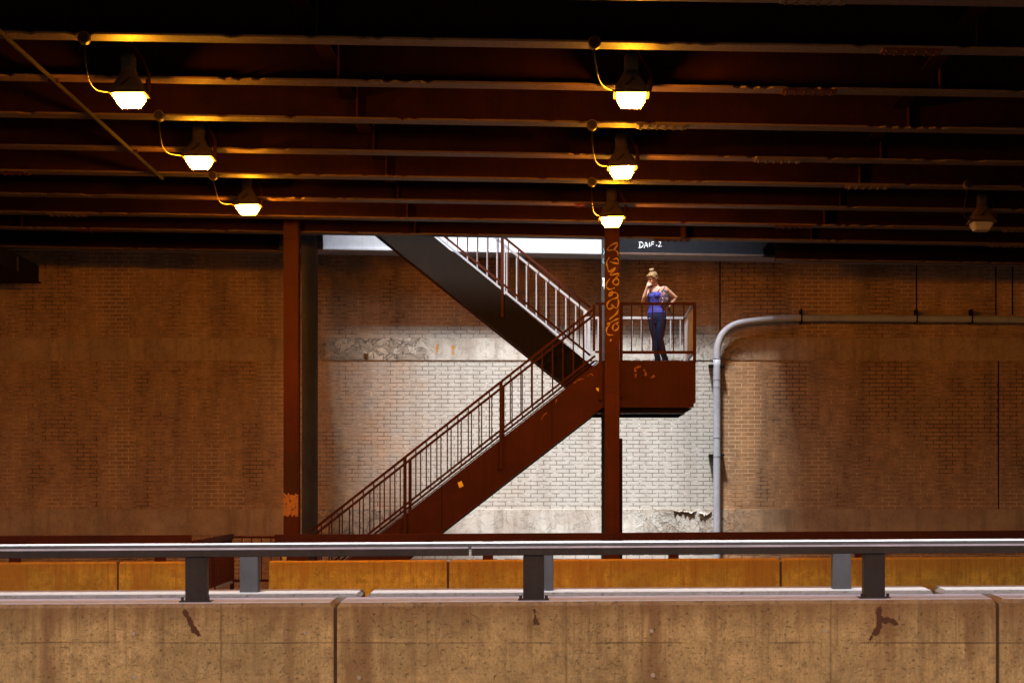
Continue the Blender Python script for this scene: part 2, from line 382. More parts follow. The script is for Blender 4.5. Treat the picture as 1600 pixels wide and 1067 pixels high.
# curled flakes of loose plaster hanging at the edges of the bands
rf = random.Random(5)
def flake(px, py, w, h, d0):
    x = X(px, D); z = Z(py, D); n = 7; top = []; bot = []
    for k in range(n):
        u = k / (n - 1); top.append((x + (u - .5) * w, D - d0, z + rf.uniform(-.01, .01)))
        bot.append((x + (u - .5) * w * .8 + rf.uniform(-.02, .02), D - d0 - rf.uniform(.03, .09), z - h * rf.uniform(.35, 1) * math.sin(math.pi * min(1, max(.12, u)))))
    m = MB(); m.v = top + bot; m.f = [(k, k + 1, n + k + 1, n + k) for k in range(n - 1)]
    o = part(m, 'plaster_flake', M['band'], wall); md = o.modifiers.new('s', 'SOLIDIFY'); md.thickness = .012
for a in ((1078, 799, .30, .06, .022), (1102, 799, .26, .12, .022), (1060, 798, .2, .04, .022), (572, 550, .07, .13, .016)):
    flake(*a)

# fascia beam above the wall
DF = 38.7
fas = thing('fascia_beam', 'pale painted edge beam running along the top of the brick wall', 'beam', (0, DF, 6.9))
zf = 1.5 + 430 * DF / F
part(MB().box(-42, 42, DF, DF + .79, zf, zf + 1.2, DN), 'beam_web', M['fascia'], fas)
part(MB().box(-42, X(944, DF), DF - .05, DF - .002, zf - .01, zf + .035, DN), 'lower_lip', M['fascia'], fas, bevel=.006)
part(MB().box(X(944, DF), 42, DF - .07, DF - .002, zf - .02, zf + .03, DN), 'lower_lip', M['flange'], fas, bevel=.006)
part(MB().box(X(944, DF), X(1190, DF) + 6, DF - .03, DF - .002, zf + .032, zf + 1.19, DN), 'face_plate', steel('dark_grey_plate_paint', (.018, .019, .024), (.012, .012, .015), .7, 3, streak=False, spec=.05), fas)
def strokes(lines, par, mat, y, w, name='graffiti', z0=None):
    mb = MB()
    for L in lines:
        L = [Vector((p[0], 0, p[1])) for p in L]
        P = []
        for k in range(len(L) - 1):                 # Catmull-Rom
            a, b, c, d = L[max(k - 1, 0)], L[k], L[k + 1], L[min(k + 2, len(L) - 1)]
            for q in range(4):
                t_ = q / 4; P.append(.5 * ((2 * b) + (c - a) * t_ + (2 * a - 5 * b + 4 * c - d) * t_ ** 2 + (3 * b - a - 3 * c + d) * t_ ** 3))
        P.append(L[-1]); lo = []; hi = []
        for k, p in enumerate(P):
            t_ = (P[min(k + 1, len(P) - 1)] - P[max(k - 1, 0)]).normalized(); n_ = Vector((-t_.z, 0, t_.x))
            ww = w * (.75 + .35 * math.sin(k * .9 + len(P)))
            lo.append(p - n_ * ww); hi.append(p + n_ * ww)
        i = len(mb.v); n = len(P)
        for yy in (y - .002, y + .001):
            for q in lo + hi: mb.v.append((q.x, yy, q.z))
        for k in range(n - 1):
            mb.f.append((i + k, i + k + 1, i + n + k + 1, i + n + k)); mb.f.append((i + 2 * n + k, i + 3 * n + k, i + 3 * n + k + 1, i + 2 * n + k + 1))
            mb.f.append((i + k, i + 2 * n + k, i + 2 * n + k + 1, i + k + 1)); mb.f.append((i + n + k, i + n + k + 1, i + 3 * n + k + 1, i + 3 * n + k))
    me = bpy.data.meshes.new(name); me.from_pydata(mb.v, [], mb.f); me.update(); me.materials.append(mat)
    o = bpy.data.objects.new(name, me); C.objects.link(o); o.parent = par; o.location = -Vector(par.location); return o
def pxl(L, d): return [[(X(a, d), Z(b, d)) for a, b in l] for l in L]
strokes(pxl([[(999.5, 379), (999.5, 387)], [(997.5, 379), (1002.5, 379), (1005, 383), (1002, 387), (997.5, 388)], [(1006.5, 388), (1009, 379), (1012, 387)], [(1007, 384.5), (1011.5, 384)],
             [(1014.6, 379), (1014.6, 386)], [(1017, 385), (1018, 379), (1022, 379)], [(1017, 382), (1021, 382)], [(1024.5, 384), (1026.5, 384)], [(1029, 379), (1032, 379), (1031, 383), (1029, 386), (1034, 385)]], DF), fas, M['tag_white'], DF - .034, .009)

# bridge decks: one over the camera, one over the road and stair; open strips between them and above the stair
dk = thing('bridge_deck', 'dark concrete deck slab carried by the rows of red steel beams', 'bridge deck', (0, 25, 7.4))
ZT = 7.45; DE = 34.05; SX0, SX1 = -4.9, 3.9
part(MB().box(-90, 90, 16.45, DE, ZT, ZT + .4, DN), 'slab', M['deck'], dk)
part(MB().box(-90, SX0, DE, 40, ZT, ZT + .4, DN), 'slab', M['deck'], dk)
part(MB().box(SX1, 90, DE, 40, ZT, ZT + .4, DN), 'slab', M['deck'], dk)
dk2 = thing('near_bridge_deck', 'dark concrete deck slab over the near roadway, above the viewer', 'bridge deck', (0, 0, 7.4))
part(MB().box(-90, 90, -2, 12.2, ZT, ZT + .4), 'slab', M['deck'], dk2)
part(MB().box(-90, 90, -20, -14, ZT, ZT + .4), 'slab', M['deck'], dk2)  # gap before this slab is added to let daylight onto the parapet face
bw = tag(MB().box(-90, 90, -20.5, -20.01, 0, ZT + .4).build('sky_blocker_wall', M['deck']), 'plain dark wall added behind the viewer to keep out sky light, out of the picture', 'wall')  # unseen wall added to keep ambient daylight out
for yb, yc, h, l in ((30.4, 31.4, 12.2, 'unseen grey block added across from the stair opening to cut low sky'), (39.95, 41.5, 14.0, 'unseen grey block added above the brick wall to cut sky light')):
    blk = thing('sky_blocker', l, 'light blocker', (0, yb, ZT + .4))  # unseen blocks added to cut sky light on the wall and pavement
    part(MB().box(-60, 60, yb, yc, ZT + .41, h), 'blocker_body', M['deck'], blk); part(MB().box(-60, 60, yb - .05, yc + .05, h + .001, h + .12), 'top_strip', M['deck'], blk)
blk_sun = thing('sun_blocker', 'tall unseen grey block added above the left of the bridge to shape the sunlight', 'light blocker', (-12, 29, ZT + .4))  # unseen block added to soften the left side of the sunlit area
part(MB().box(-40, -6.1, 29, 30.3, ZT + .41, 27), 'blocker_body', M['deck'], blk_sun); part(MB().box(-40, -6.05, 28.95, 30.35, 27.001, 27.2), 'top_strip', M['deck'], blk_sun)
blk_sun = thing('sun_blocker', 'tall unseen grey block added above the right of the bridge to shape the sunlight', 'light blocker', (12, 29, ZT + .4))  # its counterpart, added to soften the right side of the sunlit area
part(MB().box(.85, 40, 29, 30.3, ZT + .41, 27), 'blocker_body', M['deck'], blk_sun); part(MB().box(.80, 40, 28.95, 30.35, 27.001, 27.2), 'top_strip', M['deck'], blk_sun)
# unseen wall added to keep sun off the left end of the stair opening
sw = tag(MB().box(-9, -3.75, 33.7, 34.0, ZT + .5, ZT + 3.6).build('sun_blocker_wall', M['deck']), 'unseen concrete wall added above the left end of the stair opening to block sun', 'wall')
MB().box(-9, -3.75, 33.65, 34.02, ZT + 3.601, ZT + 3.7).build('top_strip', M['deck'], sw)

def ibeam(y, name, label, x0=-42, x1=42, fl=.14, dz=0.0, group='steel beams under the bridge deck'):
    o = thing(name, label, 'beam', (0, y, 6.5), group)
    zb = 6.5 + dz
    part(MB().box(x0, x1, y - .012, y + .012, zb + .024, ZT, DN), 'web', M['web'], o)
    # lower flange with slightly eaten edges
    m = MB(); n = 1100 if x1 - x0 > 50 else 500; rnd = random.Random(int(y * 100)); e = []
    for k in range(n + 1):
        x = x0 + (x1 - x0) * k / n
        ch = noise.noise(Vector((x * 1.3, y, 0))) > .12; c = fl; a = fl - (rnd.uniform(.03, .09) if rnd.random() < (.22 if ch else .015) else 0)
        e.append((x, y - a, y + c))
    for zz in (zb, zb + .022):
        for x, a, c in e: m.v.append((x, a, zz + DN(x))); m.v.append((x, c, zz + DN(x)))
    q = 2 * (n + 1)
    for k in range(n):
        a = 2 * k
        m.f += [(a, a + 1, a + 3, a + 2), (q + a, q + a + 2, q + a + 3, q + a + 1), (a, a + 2, q + a + 2, q + a), (a + 1, q + a + 1, q + a + 3, a + 3)]
    part(m, 'flange', M['flange'], o)
    return o
ys = [16.6, 18.5, 20.4, 22.35, 24.4, 26.5, 28.4, 30.4, 32.2, 33.9]
lab = ['rusty roof beam along the front edge of the deck, nearest the viewer', 'rusty roof beam crossing the very top of the picture', 'rusty roof beam just in front of the first pair of lit lamps',
       'rusty roof beam the first pair of lit lamps hangs from', 'rusty roof beam just in front of the second pair of lit lamps', 'rusty roof beam the second pair of lit lamps hangs from',
       'rusty roof beam just in front of the third pair of lit lamps', 'rusty roof beam the third pair of lit lamps hangs from', 'rusty roof beam just behind the last lamps, before the column tops',
       'dark roof beam resting over the columns at the stair opening']
beams = [ibeam(y, 'roof_beam', l) for y, l in zip(ys, lab)]
def bolted(par, x, y, z, lx, ly, mat, nx, ny, dn=True, name='splice_plate', face='z'):
    m = MB(); f = DN if dn else None
    if face == 'z':
        m.box(x - lx / 2, x + lx / 2, y - ly / 2, y + ly / 2, z - .014, z - .0005, f)
        for i_ in range(nx):
            for j_ in range(ny):
                bx = x - lx / 2 + lx * (i_ + .5) / nx; by = y - ly / 2 + ly * (j_ + .5) / ny
                m.tube([(bx, by, z - .0135 + (DN(bx) if dn else 0)), (bx, by, z - .034 + (DN(bx) if dn else 0))], .016, 6)
    else:
        m.box(x - lx / 2, x + lx / 2, y - .012, y - .0005, z - ly / 2, z + ly / 2)
        for i_ in range(nx):
            for j_ in range(ny):
                bx = x - lx / 2 + lx * (i_ + .5) / nx; bz = z - ly / 2 + ly * (j_ + .5) / ny
                m.tube([(bx, y - .011, bz), (bx, y - .028, bz)], .013, 6)
    return part(m, name, mat, par)
rb = random.Random(11)
for k, o_ in enumerate(beams):
    for x in (-9.0 + rb.uniform(-1.5, 1), 1.8 + rb.uniform(-1.6, 2.6), 8.5 + rb.uniform(-1, 1)):
        bolted(o_, x, ys[k], 6.5, .62, .25, M['flange'] if rb.random() < .5 else M['rust'], 6, 2)
# cross diaphragms between beams, in three lines
for xd in (-2.65, 4.15, -9.4):
    for k in range(1, len(ys) - 1):
        y0, y1 = ys[k], ys[k + 1]
        m = MB().box(xd - .006, xd + .006, y0 + .015, y1 - .015, 6.78, 7.38, DN).box(xd - .09, xd + .09, y0 + .015, y1 - .015, 6.76, 6.779, DN)
        part(m, 'diaphragm', M['web'], beams[k])
        part(MB().box(xd - .14, xd - .128, y0 + .013, y0 + .11, 6.53, ZT - .01, DN), 'stiffener', M['rust'], beams[k])
        part(MB().box(xd + .1, xd + .112, y1 - .12, y1 - .013, 6.53, ZT - .01, DN), 'stiffener', M['rust'], beams[k + 1])
# beams over the strip next to the wall, outside the stair opening
ibeam(36.3, 'roof_beam', 'short rusty roof beam left of the stair opening, near the wall', -42, SX0)
ibeam(36.31, 'roof_beam', 'short rusty roof beam right of the stair opening, near the wall', SX1, 42)
# trimmer beams at the two ends of the opening
for x, l in ((SX0, 'steel trimmer beam at the left end of the stair opening'), (SX1, 'steel trimmer beam at the right end of the stair opening')):
    t = thing('trimmer_beam', l, 'beam', (x, 34.1, 6.6)); s = -1 if x < 0 else 1
    part(MB().box(x + s * .0, x + s * .02, 34.06, DF - .08, 7.02, ZT - .002, DN), 'web', M['dark'], t)
# near deck beams (over the viewer)
for k, y in enumerate((12.9, 10.9, 8.9, 6.9)):
    ibeam(y, 'near_roof_beam', ['rusty beam along the edge of the deck over the viewer', 'second rusty beam in from the edge of the near deck', 'third rusty beam in from the edge of the near deck', 'fourth rusty beam in from the edge of the near deck'][k], -20, 20, group='beams under the near deck')
# cross girder at far left, running toward the viewer
cg = thing('cross_girder', 'big dark box girder jutting under the beams at the far left, near the wall', 'girder', (-11, 29, 6.3))
zg = Z(441, 38.5)
part(MB().box(-12.2, -10.24, 19, 38.5, zg, 6.64), 'girder_box', M['dark'], cg)
part(MB().box(-12.25, -10.20, 19, 38.52, zg - .025, zg - .001), 'bottom_flange', M['web'], cg)
part(MB().box(-10.239, -10.22, 36.9, 37.0, zg + .002, 6.6), 'stiffener', M['grey'], cg)  # lighter strip painting a reflection on the girder side
# conduit in depth under the beams at left
cd = thing('conduit', 'thin rusty conduit running diagonally across the beams at upper left', 'conduit', (-5.78, 24, 6.5))
part(MB().tube([(-5.75, 15.5, 6.5 + .09), (-5.76, 20.4, 6.5 + .075), (-5.78, 24.4, 6.5 + .07), (-5.82, 28.6, 6.5 + .08)], .026, 8), 'conduit_tube', M['dark'], cd, smooth=True)
for y in (18.5, 22.35, 26.5): part(MB().box(-5.84, -5.72, y - .02, y + .02, 6.555, 6.63), 'clamp', M['web'], cd)
# short hanger stub under the last beam
hg = thing('hanger_stub', 'small rusty hanger stub under the beam right of the graffiti column', 'bracket', (X(1067, 33.8), 33.8, 6.5))
part(MB().box(X(1063, 33.6), X(1071, 33.6), 33.5, 33.58, Z(372, 33.6), Z(352, 33.6)), 'hanger_strap', M['rust'], hg, bevel=.01)
part(MB().box(X(1065, 33.6), X(1069, 33.6), 33.5, 33.88, Z(353, 33.6), Z(350, 33.6)), 'hanger_arm', M['rust'], hg)

# ------------------------------------------------------------------ sodium lamps
def make_lamp(x, y, zr, boxp, label, lit=True, glass=None, group='sodium lamps hung under the beams'):
    L = thing('sodium_lamp', label, 'lamp', (x, y, zr), group if lit else None)
    def sq(w, d, z, r=.0, n=4):
        pts = []
        for cx_, cy_, a0 in ((1, 1, 0), (-1, 1, 90), (-1, -1, 180), (1, -1, 270)):
            for q in range(n):
                a = R(a0 + 90 * q / (n - 1)); pts.append(Vector((cx_ * (w - r) + r * math.cos(a), cy_ * (d - r) + r * math.sin(a), z)))
        return pts
    # bell shaped housing narrowing up to the ballast box
    rings = [sq(.185, .19, .012, .04), sq(.18, .185, .05, .05), sq(.15, .155, .12, .07), sq(.105, .11, .19, .06), sq(.088, .09, .235, .05), sq(.085, .088, .25, .05)]
    MB().loft(rings).build('housing', M['housing'], L, smooth=True)
    MB().loft([sq(.078, .078, .251, .04), sq(.08, .08, .40, .04), sq(.065, .065, .445, .05)]).build('ballast_box', M['housing'], L, smooth=True)
    fr = MB()
    for a in ((-.2, .2, -.2, -.165), (-.2, .2, .165, .2), (-.2, -.165, -.164, .164), (.165, .2, -.164, .164)): fr.box(*a, -.012, .010)
    fr.build('door_frame', M['housing'], L, bevel=.003)
    fb = lambda w_, z_: [Vector((w_ * cx_, w_ * cy_, z_)) for cx_, cy_ in ((1, 1), (-1, 1), (-1, -1), (1, -1))]
    (MB().loft([fb(.163, .004), fb(.150, -.055), fb(.105, -.135)]) if lit else MB().loft([sq(.163, .163, .004, .03), sq(.155, .155, -.05, .035), sq(.118, .118, -.125, .05), sq(.09, .09, -.135, .05)])).build('glass', glass or (M['lamp'] if lit else M['deadglass']), L, smooth=False)
    for lx in (-.14, .14): MB().box(lx - .04, lx + .04, -.212, -.201, -.02, .02).build('latch', M['housing'], L)
    # hanger: collar, stem and arm back to the beam web
    h = MB().tube([(0, 0, .44), (0, 0, .56)], .028, 10); h.box(-.035, .035, -.03, .40, .56, .60); h.box(-.09, .09, .39, .41, .48, .70)
    h.build('hanger_arm', M['web'], L)
    y_ = MB().tube([(.20, .02, .0), (.225, .02, .10), (.21, .05, .24), (.14, .10, .40), (.08, .12, .5), (.03, .12, .565)], .016, 6); y_.box(.188, .215, -.03, .09, .03, .16)
    y_.build('support_strap', M['rust'], L)
    bx_, by_, bz_ = boxp[0] - x, boxp[1] - y, boxp[2] - zr
    jb = MB().tube([(bx_, by_ - .05, bz_), (bx_, by_ + .05, bz_)], .065, 16).build('junction_box', M['housing'], L, smooth=False, bevel=.008)
    MB().tube([(bx_, by_ - .065, bz_), (bx_, by_ - .05, bz_)], .05, 16).build('cover', M['cable'], jb)
    rl = random.Random(int(x * 37 + y * 11)); L.rotation_euler = (R(rl.uniform(-1.2, 1.2)), R(rl.uniform(-2.2, 2.2)), R(rl.uniform(-2.5, 2.5)))
    P0 = Vector((bx_, by_, bz_ - .06)); P3 = Vector((-.17, -.05, .03)); P1 = P0 + Vector((rl.uniform(-.06, .05), .2, -.38 + rl.uniform(-.1, .1))); P2 = P3 + Vector((-.20 + rl.uniform(-.08, .06), -.5, -.10 + rl.uniform(-.08, .05)))
    pts = [P0 * (1 - t) ** 3 + 3 * P1 * t * (1 - t) ** 2 + 3 * P2 * t * t * (1 - t) + P3 * t ** 3 for t in [k / 18 for k in range(19)]]
    pts += [P3 + Vector((.06, -.10, .03)), P3 + Vector((.14, -.14, .06)), P3 + Vector((.2, -.09, .13))]
    MB().tube(pts, .0085, 6).build('cable', M['cable'], L, smooth=True)
    return L
def jb(px, py, d): return (X(px, d), d, Z(py, d))
zr = 4.82 + 1.5
def lz(py, d): return Z(py, d)
make_lamp(-4.82, 21.9, lz(148, 21.9), jb(122, 55, 20.2), 'lit orange lamp nearest the viewer on the left, by the top left corner')
make_lamp(-4.86, 26.3, lz(247, 26.3), jb(248, 184, 24.2), 'lit orange lamp in the middle of the left row of three')
make_lamp(-4.85, 30.3, lz(321, 30.3), jb(338, 270, 28.2), 'lit orange lamp at the far end of the left row, up left of the columns')
make_lamp(.755, 21.9, lz(148, 21.9), jb(933, 65, 20.2), 'lit orange lamp nearest the viewer in the row over the graffiti column')
make_lamp(.785, 26.3, lz(262, 26.3), jb(928, 192, 24.2), 'lit orange lamp in the middle of the row over the graffiti column')
make_lamp(.75, 30.3, lz(340, 30.3), jb(920, 280, 28.2), 'lit orange lamp right above the top of the graffiti column')
make_lamp(6.43, 30.3, lz(348, 30.3), jb(1509, 294, 28.2), 'unlit broken lamp at the far right under the beams', lit=False)
# the same lamps go on under the near deck, over the viewer
for x in (-10.4, -4.85, .77, 6.4, 12.0):
    make_lamp(x, 6.2, 6.3, (x - .3, 5.4, 6.56), 'lit orange lamp under the near deck above the viewer, ' + {-10.4: 'leftmost of the row of five', -4.85: 'second from the left', .77: 'middle of the row of five', 6.4: 'second from the right', 12.0: 'rightmost of the row of five'}[x], glass=M['lamp_near'], group='lamps under the near deck')
for x, w in ((-10.4, 'left'),):
    for y in (21.9, 26.3):
        make_lamp(x, y, 6.42, (x - .3, y - 1.7, 6.72), 'lit orange lamp beyond the left edge of the view, %s of the two' % ('front' if y < 23 else 'rear'), group='lamps beyond the left edge')

# ------------------------------------------------------------------ near parapets with tube rails
def parapet(yf, th, ztop, segs, mat, name, labels, group, joint=.035, drop=.022, x_lo=-14, x_hi=12):
    out = []
    for (x0, x1), lb in zip(segs, labels):
        o = thing(name, lb, 'barrier', ((x0 + x1) / 2, yf + th / 2, 0), group)
        c = .028
        prof = [(x0, 0), (x1, 0), (x1, ztop - c), (x1 - c * .8, ztop), (x0 + c * .8, ztop), (x0, ztop - c)]
        m = MB(); n = len(prof)
        rows = []
        for y, dz, ins in ((yf - .0, -.028, 0), (yf + .018, 0, .0), (yf + th, drop, 0), (yf + th + .02, drop - .03, 0)):
            rows.append([(x, y, (z + dz if z > .5 else 0) + (UP(x) if z > .5 else 0)) for x, z in prof])
        m.loft(rows)
        part(m, 'concrete_panel', mat, o, bevel=.004)
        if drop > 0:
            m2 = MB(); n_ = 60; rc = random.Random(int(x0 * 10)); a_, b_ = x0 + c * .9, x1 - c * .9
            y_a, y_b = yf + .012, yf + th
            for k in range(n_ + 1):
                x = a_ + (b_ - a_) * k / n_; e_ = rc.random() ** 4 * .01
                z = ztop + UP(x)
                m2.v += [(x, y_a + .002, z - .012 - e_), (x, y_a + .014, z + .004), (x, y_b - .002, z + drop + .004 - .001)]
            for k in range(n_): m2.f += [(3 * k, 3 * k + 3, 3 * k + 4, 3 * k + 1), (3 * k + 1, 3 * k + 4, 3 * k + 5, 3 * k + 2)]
            part(m2, 'top_strip', M['top_strip2'] if mat is M['parapet2'] else M['top_strip'], o)  # pale strip laid on top to carry the skylight as colour
        out.append(o)
    return out
J = .018
segs = [(-8.2, X(525, 14) - J), (X(527, 14) + J - .02, X(1560, 14) - J), (X(1562, 14) + J - .02, 8.6)]
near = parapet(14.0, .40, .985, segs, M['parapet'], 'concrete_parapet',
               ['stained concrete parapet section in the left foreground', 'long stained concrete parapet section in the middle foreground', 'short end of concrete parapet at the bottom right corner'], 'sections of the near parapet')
# dark joint filler deep in the gaps
for x in (X(526, 14), X(1561, 14)):
    part(MB().box(x - .05, x + .05, 14.022, 14.38, 0, .94), 'joint_filler', M['filler'], near[1])
segs2 = [(-9.0, X(566, 16) - .02), (X(570, 16) + .02, X(1463, 16) - .02), (X(1468, 16) + .02, 9.4)]
par2 = parapet(16.0, .43, .985, segs2, M['parapet2'], 'rear_concrete_parapet',
               ['pale topped parapet section just behind the left foreground one', 'pale topped parapet section just behind the middle foreground one', 'pale topped parapet section just behind the right foreground one'], 'sections of the second parapet')
def stain(par, px, pts, y=14.0):
    rs = random.Random(int(pts[0][0])); poly = []
    for k in range(len(pts)):
        a, b = pts[k], pts[(k + 1) % len(pts)]
        for u in (0, .25, .5, .75): poly.append((X(a[0] + (b[0] - a[0]) * u + rs.uniform(-1, 1), 14), Z(a[1] + (b[1] - a[1]) * u + rs.uniform(-1, 1), 14)))
    m = MB().prism(poly, y - .006, y + .002)
    part(m, 'rust_stain', M['stain'], par)
stain(near[0], 0, [(287, 951), (292, 953), (296, 962), (300, 966), (303, 975), (309, 983), (314, 993), (309, 994), (303, 988), (300, 989), (297, 979), (293, 970), (289, 962), (285, 957)][::-1])
stain(near[1], 0, [(833, 951), (837, 951), (836, 959), (838, 964), (841, 970), (843, 977), (838, 974), (834, 976), (833, 968), (835, 961)][::-1])
stain(near[1], 0, [(1371, 948), (1376, 946), (1378, 953), (1377, 960), (1381, 965), (1387, 963), (1393, 966), (1398, 967), (1405, 975), (1398, 976), (1391, 971), (1385, 973), (1378, 972), (1377, 980), (1372, 990), (1368, 994), (1364, 992), (1361, 1001), (1358, 998), (1363, 988), (1365, 982), (1370, 977), (1371, 966), (1368, 957)][::-1])
for px, py, k, r in ((209, 989, 0, .014), (477, 988, 0, .012), (1018, 985, 1, .014), (1289, 985, 1, .014), (1020, 1054, 1, .016), (211, 1057, 0, .016), (561, 1058, 1, .014)):
    part(MB().tube([(X(px, 14), 13.992, Z(py, 14)), (X(px, 14), 14.004, Z(py, 14))], r, 12), 'mortar_plug', M['plug'], near[k])

def tube_rail(y, ztop, zbot, zbase, xs_post, runs, name, label, pw, mat_r, mat_p, dpt=.15, bev=.014, pd=.12, cat='railing'):
    o = thing(name, label, cat, (xs_post[0], y, zbase))
    for a, b in runs:
        if bev < .01: part(MB().box(a, b, y - dpt / 2, y + dpt / 2, zbot, ztop, UP), 'rail', mat_r, o, bevel=bev, seg=3); continue
        part(MB().box(a, b, y - dpt / 2, y + dpt / 2, zbot, ztop - .013, UP), 'rail', mat_r, o, bevel=.004)
        m = MB(); ya, yb = y - dpt / 2, y + dpt / 2; nn = 40; rr_ = random.Random(int(y * 10)); rows = []
        for k in range(nn + 1):
            x = a + (b - a) * k / nn; u = UP(x); j_ = rr_.uniform(-.001, .001)
            rows.append([Vector((x, ya + .0005, ztop - .0125 + u)), Vector((x, yb - .0005, ztop - .0125 + u)), Vector((x, yb - .012, ztop + u + j_)), Vector((x, ya + .012, ztop + u + j_))])
        m.loft(rows); part(m, 'worn_highlight_top', M['worn_glint'], o)  # pale strip doubles as the painted highlight along the rail
    for x in xs_post:
        p = part(MB().box(x - pw / 2, x + pw / 2, y - pd / 2, y + pd / 2, zbase, zbot - .001, lambda q, x=x: UP(x)), 'post', mat_p, o, bevel=.006)
    return o
xj = X(733, 14)
r1 = tube_rail(14.16, 1.376, 1.312, .985, [-5.05, -2.63, -.212, 2.228, 4.67], [(-8.2, xj - .012), (xj + .012, 8.6)], 'tube_railing',
               'dark grey steel tube rail on posts along the foreground parapet', .15, M['grey'], M['greypost'])
r2 = tube_rail(16.2, 1.398, 1.335, .99, [-5.0, -2.575, -.156, 2.284, 4.72], [(-9, 9.4)], 'rear_tube_railing',
               'grey steel tube rail on the second parapet, just behind the foreground rail', .15, M['grey'], M['midpost'])
for o_, xs, y_ in ((r1, (-2.63, -.212, 2.228), 14.16),):
    for x in xs:
        m = MB().box(x - .11, x + .11, y_ - .095, y_ + .095, .988 + UP(x), 1.002 + UP(x))
        for sx_ in (-1, 1): m.tube([(x + sx_ * .092, y_ - .07, 1.0 + UP(x)), (x + sx_ * .092, y_ - .07, 1.028 + UP(x))], .011, 6)
        part(m, 'base_plate', M['greypost'], o_)

# ------------------------------------------------------------------ far barrier, lit by the lamps
DB = 30.2
zb_ = 1.034
segs3 = [(-16, X(184, DB) - .016), (X(184, DB) + .016, -5.70), (-4.51, X(700, DB) - .02), (X(700, DB) + .02, X(1220, DB) - .02), (X(1220, DB) + .02, 14)]
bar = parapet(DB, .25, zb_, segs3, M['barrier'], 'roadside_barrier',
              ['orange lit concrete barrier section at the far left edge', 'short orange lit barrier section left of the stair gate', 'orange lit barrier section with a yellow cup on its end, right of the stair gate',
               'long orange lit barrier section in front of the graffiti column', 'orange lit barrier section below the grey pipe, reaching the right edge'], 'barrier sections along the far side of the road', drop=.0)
for k_, x in ((1, X(184, DB)), (3, X(700, DB)), (4, X(1220, DB))): part(MB().box(x - .05, x + .05, DB + .03, DB + .22, 0, zb_ - .04), 'joint_filler', M['filler'], bar[k_])
cup = MB().loft([[Vector((r * math.cos(2 * math.pi * k / 16), r * math.sin(2 * math.pi * k / 16), z)) for k in range(16)] for r, z in ((.028, 0), (.034, .05), (.041, .095), (.044, .1), (.038, .098), (.026, .01))])
o = cup.build('plastic_cup', M['cup'], smooth=True); o.location = (X(444, DB + .1), DB + .12, zb_ + UP(-4.3) + .002)
tag(o, 'small yellow plastic cup standing on the left end of the barrier', 'cup')
dr = 'far_railing'
tube_rail(DB + .12, 1.438, 1.318, zb_ - .01, [X(248, DB) , X(20, DB)], [(-16, X(297, DB))], dr, 'rust red guard rail over the barrier left of the stair gate', .157, M['rust'], M['rust'], .1, .006)
tube_rail(DB + .12, 1.438, 1.318, zb_ - .01, [X(471, DB), X(762, DB), X(1053, DB), X(1345, DB), X(1636, DB)], [(X(428, DB), 14)], dr, 'long rust red guard rail on the barrier in front of the staircase', .157, M['rust'], M['rust'], .1, .006)

# gate side fence
fn = thing('side_fence', 'dark barred steel fence running back from the gate gap to the stair foot', 'fence', (-5.8, 30.5, .12))
A, B_ = Vector((-5.75, 30.5, 0)), Vector((-5.93, 35.3, 0)); 
def zt_(k): return 1.28 + .10 * k
m = MB(); m.loft([[Vector((p.x - .03, p.y, z - .06)), Vector((p.x + .03, p.y, z - .06)), Vector((p.x + .03, p.y, z + .03)), Vector((p.x - .03, p.y, z + .03))] for p, z in ((A, zt_(0)), (B_, zt_(1)))])
part(m, 'top_rail', M['rust'], fn)
m = MB(); m.loft([[Vector((p.x - .02, p.y, z - .03)), Vector((p.x + .02, p.y, z - .03)), Vector((p.x + .02, p.y, z + .02)), Vector((p.x - .02, p.y, z + .02))] for p, z in ((A, .45), (B_, .56))])
part(m, 'bottom_rail', M['rail_daylit'], fn)
for k in range(30):
    u = (k + .5) / 30; p = A.lerp(B_, u); part(MB().box(p.x - .009, p.x + .009, p.y - .009, p.y + .009, .46 + .11 * u, zt_(u) - .06), 'bar', M['rust'], fn)
for p in (A, A.lerp(B_, .5), B_): part(MB().box(p.x - .035, p.x + .035, p.y - .03, p.y + .03, .12, 1.2), 'post', M['rust'], fn)
m = MB().box(-5.89, -4.9, 35.28, 35.34, 1.33, 1.37); part(m, 'top_rail', M['rust'], fn)
m = MB().box(-5.89, -4.9, 35.28, 35.34, .55, .6); part(m, 'bottom_rail', M['rust'], fn)
for k in range(6): part(MB().box(-5.76 + k * .172, -5.742 + k * .172, 35.3, 35.318, .6, 1.33), 'bar', M['rust'], fn)

# ------------------------------------------------------------------ columns
def column(x, y0, dp, w, z1, mat, name, label, base=True):
    o = thing(name, label, 'column', (x, y0, .12))
    m = MB().box(x - w / 2, x + w / 2, y0, y0 + .02, .12, z1).box(x - w / 2, x + w / 2, y0 + dp - .02, y0 + dp, .12, z1).box(x - .008, x + .008, y0 + .021, y0 + dp - .021, .12, z1)
    part(m, 'shaft', mat, o)
    part(MB().box(x - w / 2 - .07, x + w / 2 + .07, y0 - .06, y0 + dp + .06, .121, .15), 'base_plate', mat, o)
    part(MB().box(x - w / 2 - .03, x + w / 2 + .03, y0 - .02, y0 + dp + .02, z1 + .001, z1 + .025), 'cap_plate', M['web'], o)
    return o
DC = 33.45
cL = column(X(454.5, DC), DC, .26, .25, 6.9, M['rust'], 'steel_column', 'rust red column with a peeled orange patch near its foot, left of the grey column')
xx = X(454.5, DC)
part(MB().box(xx - .126, xx + .126, DC - .003, DC - .0005, Z(772, DC), Z(705, DC)), 'dark_paint_band', plain('old_dark_paint', (.055, .02, .013), .6, .3, 8), cL)
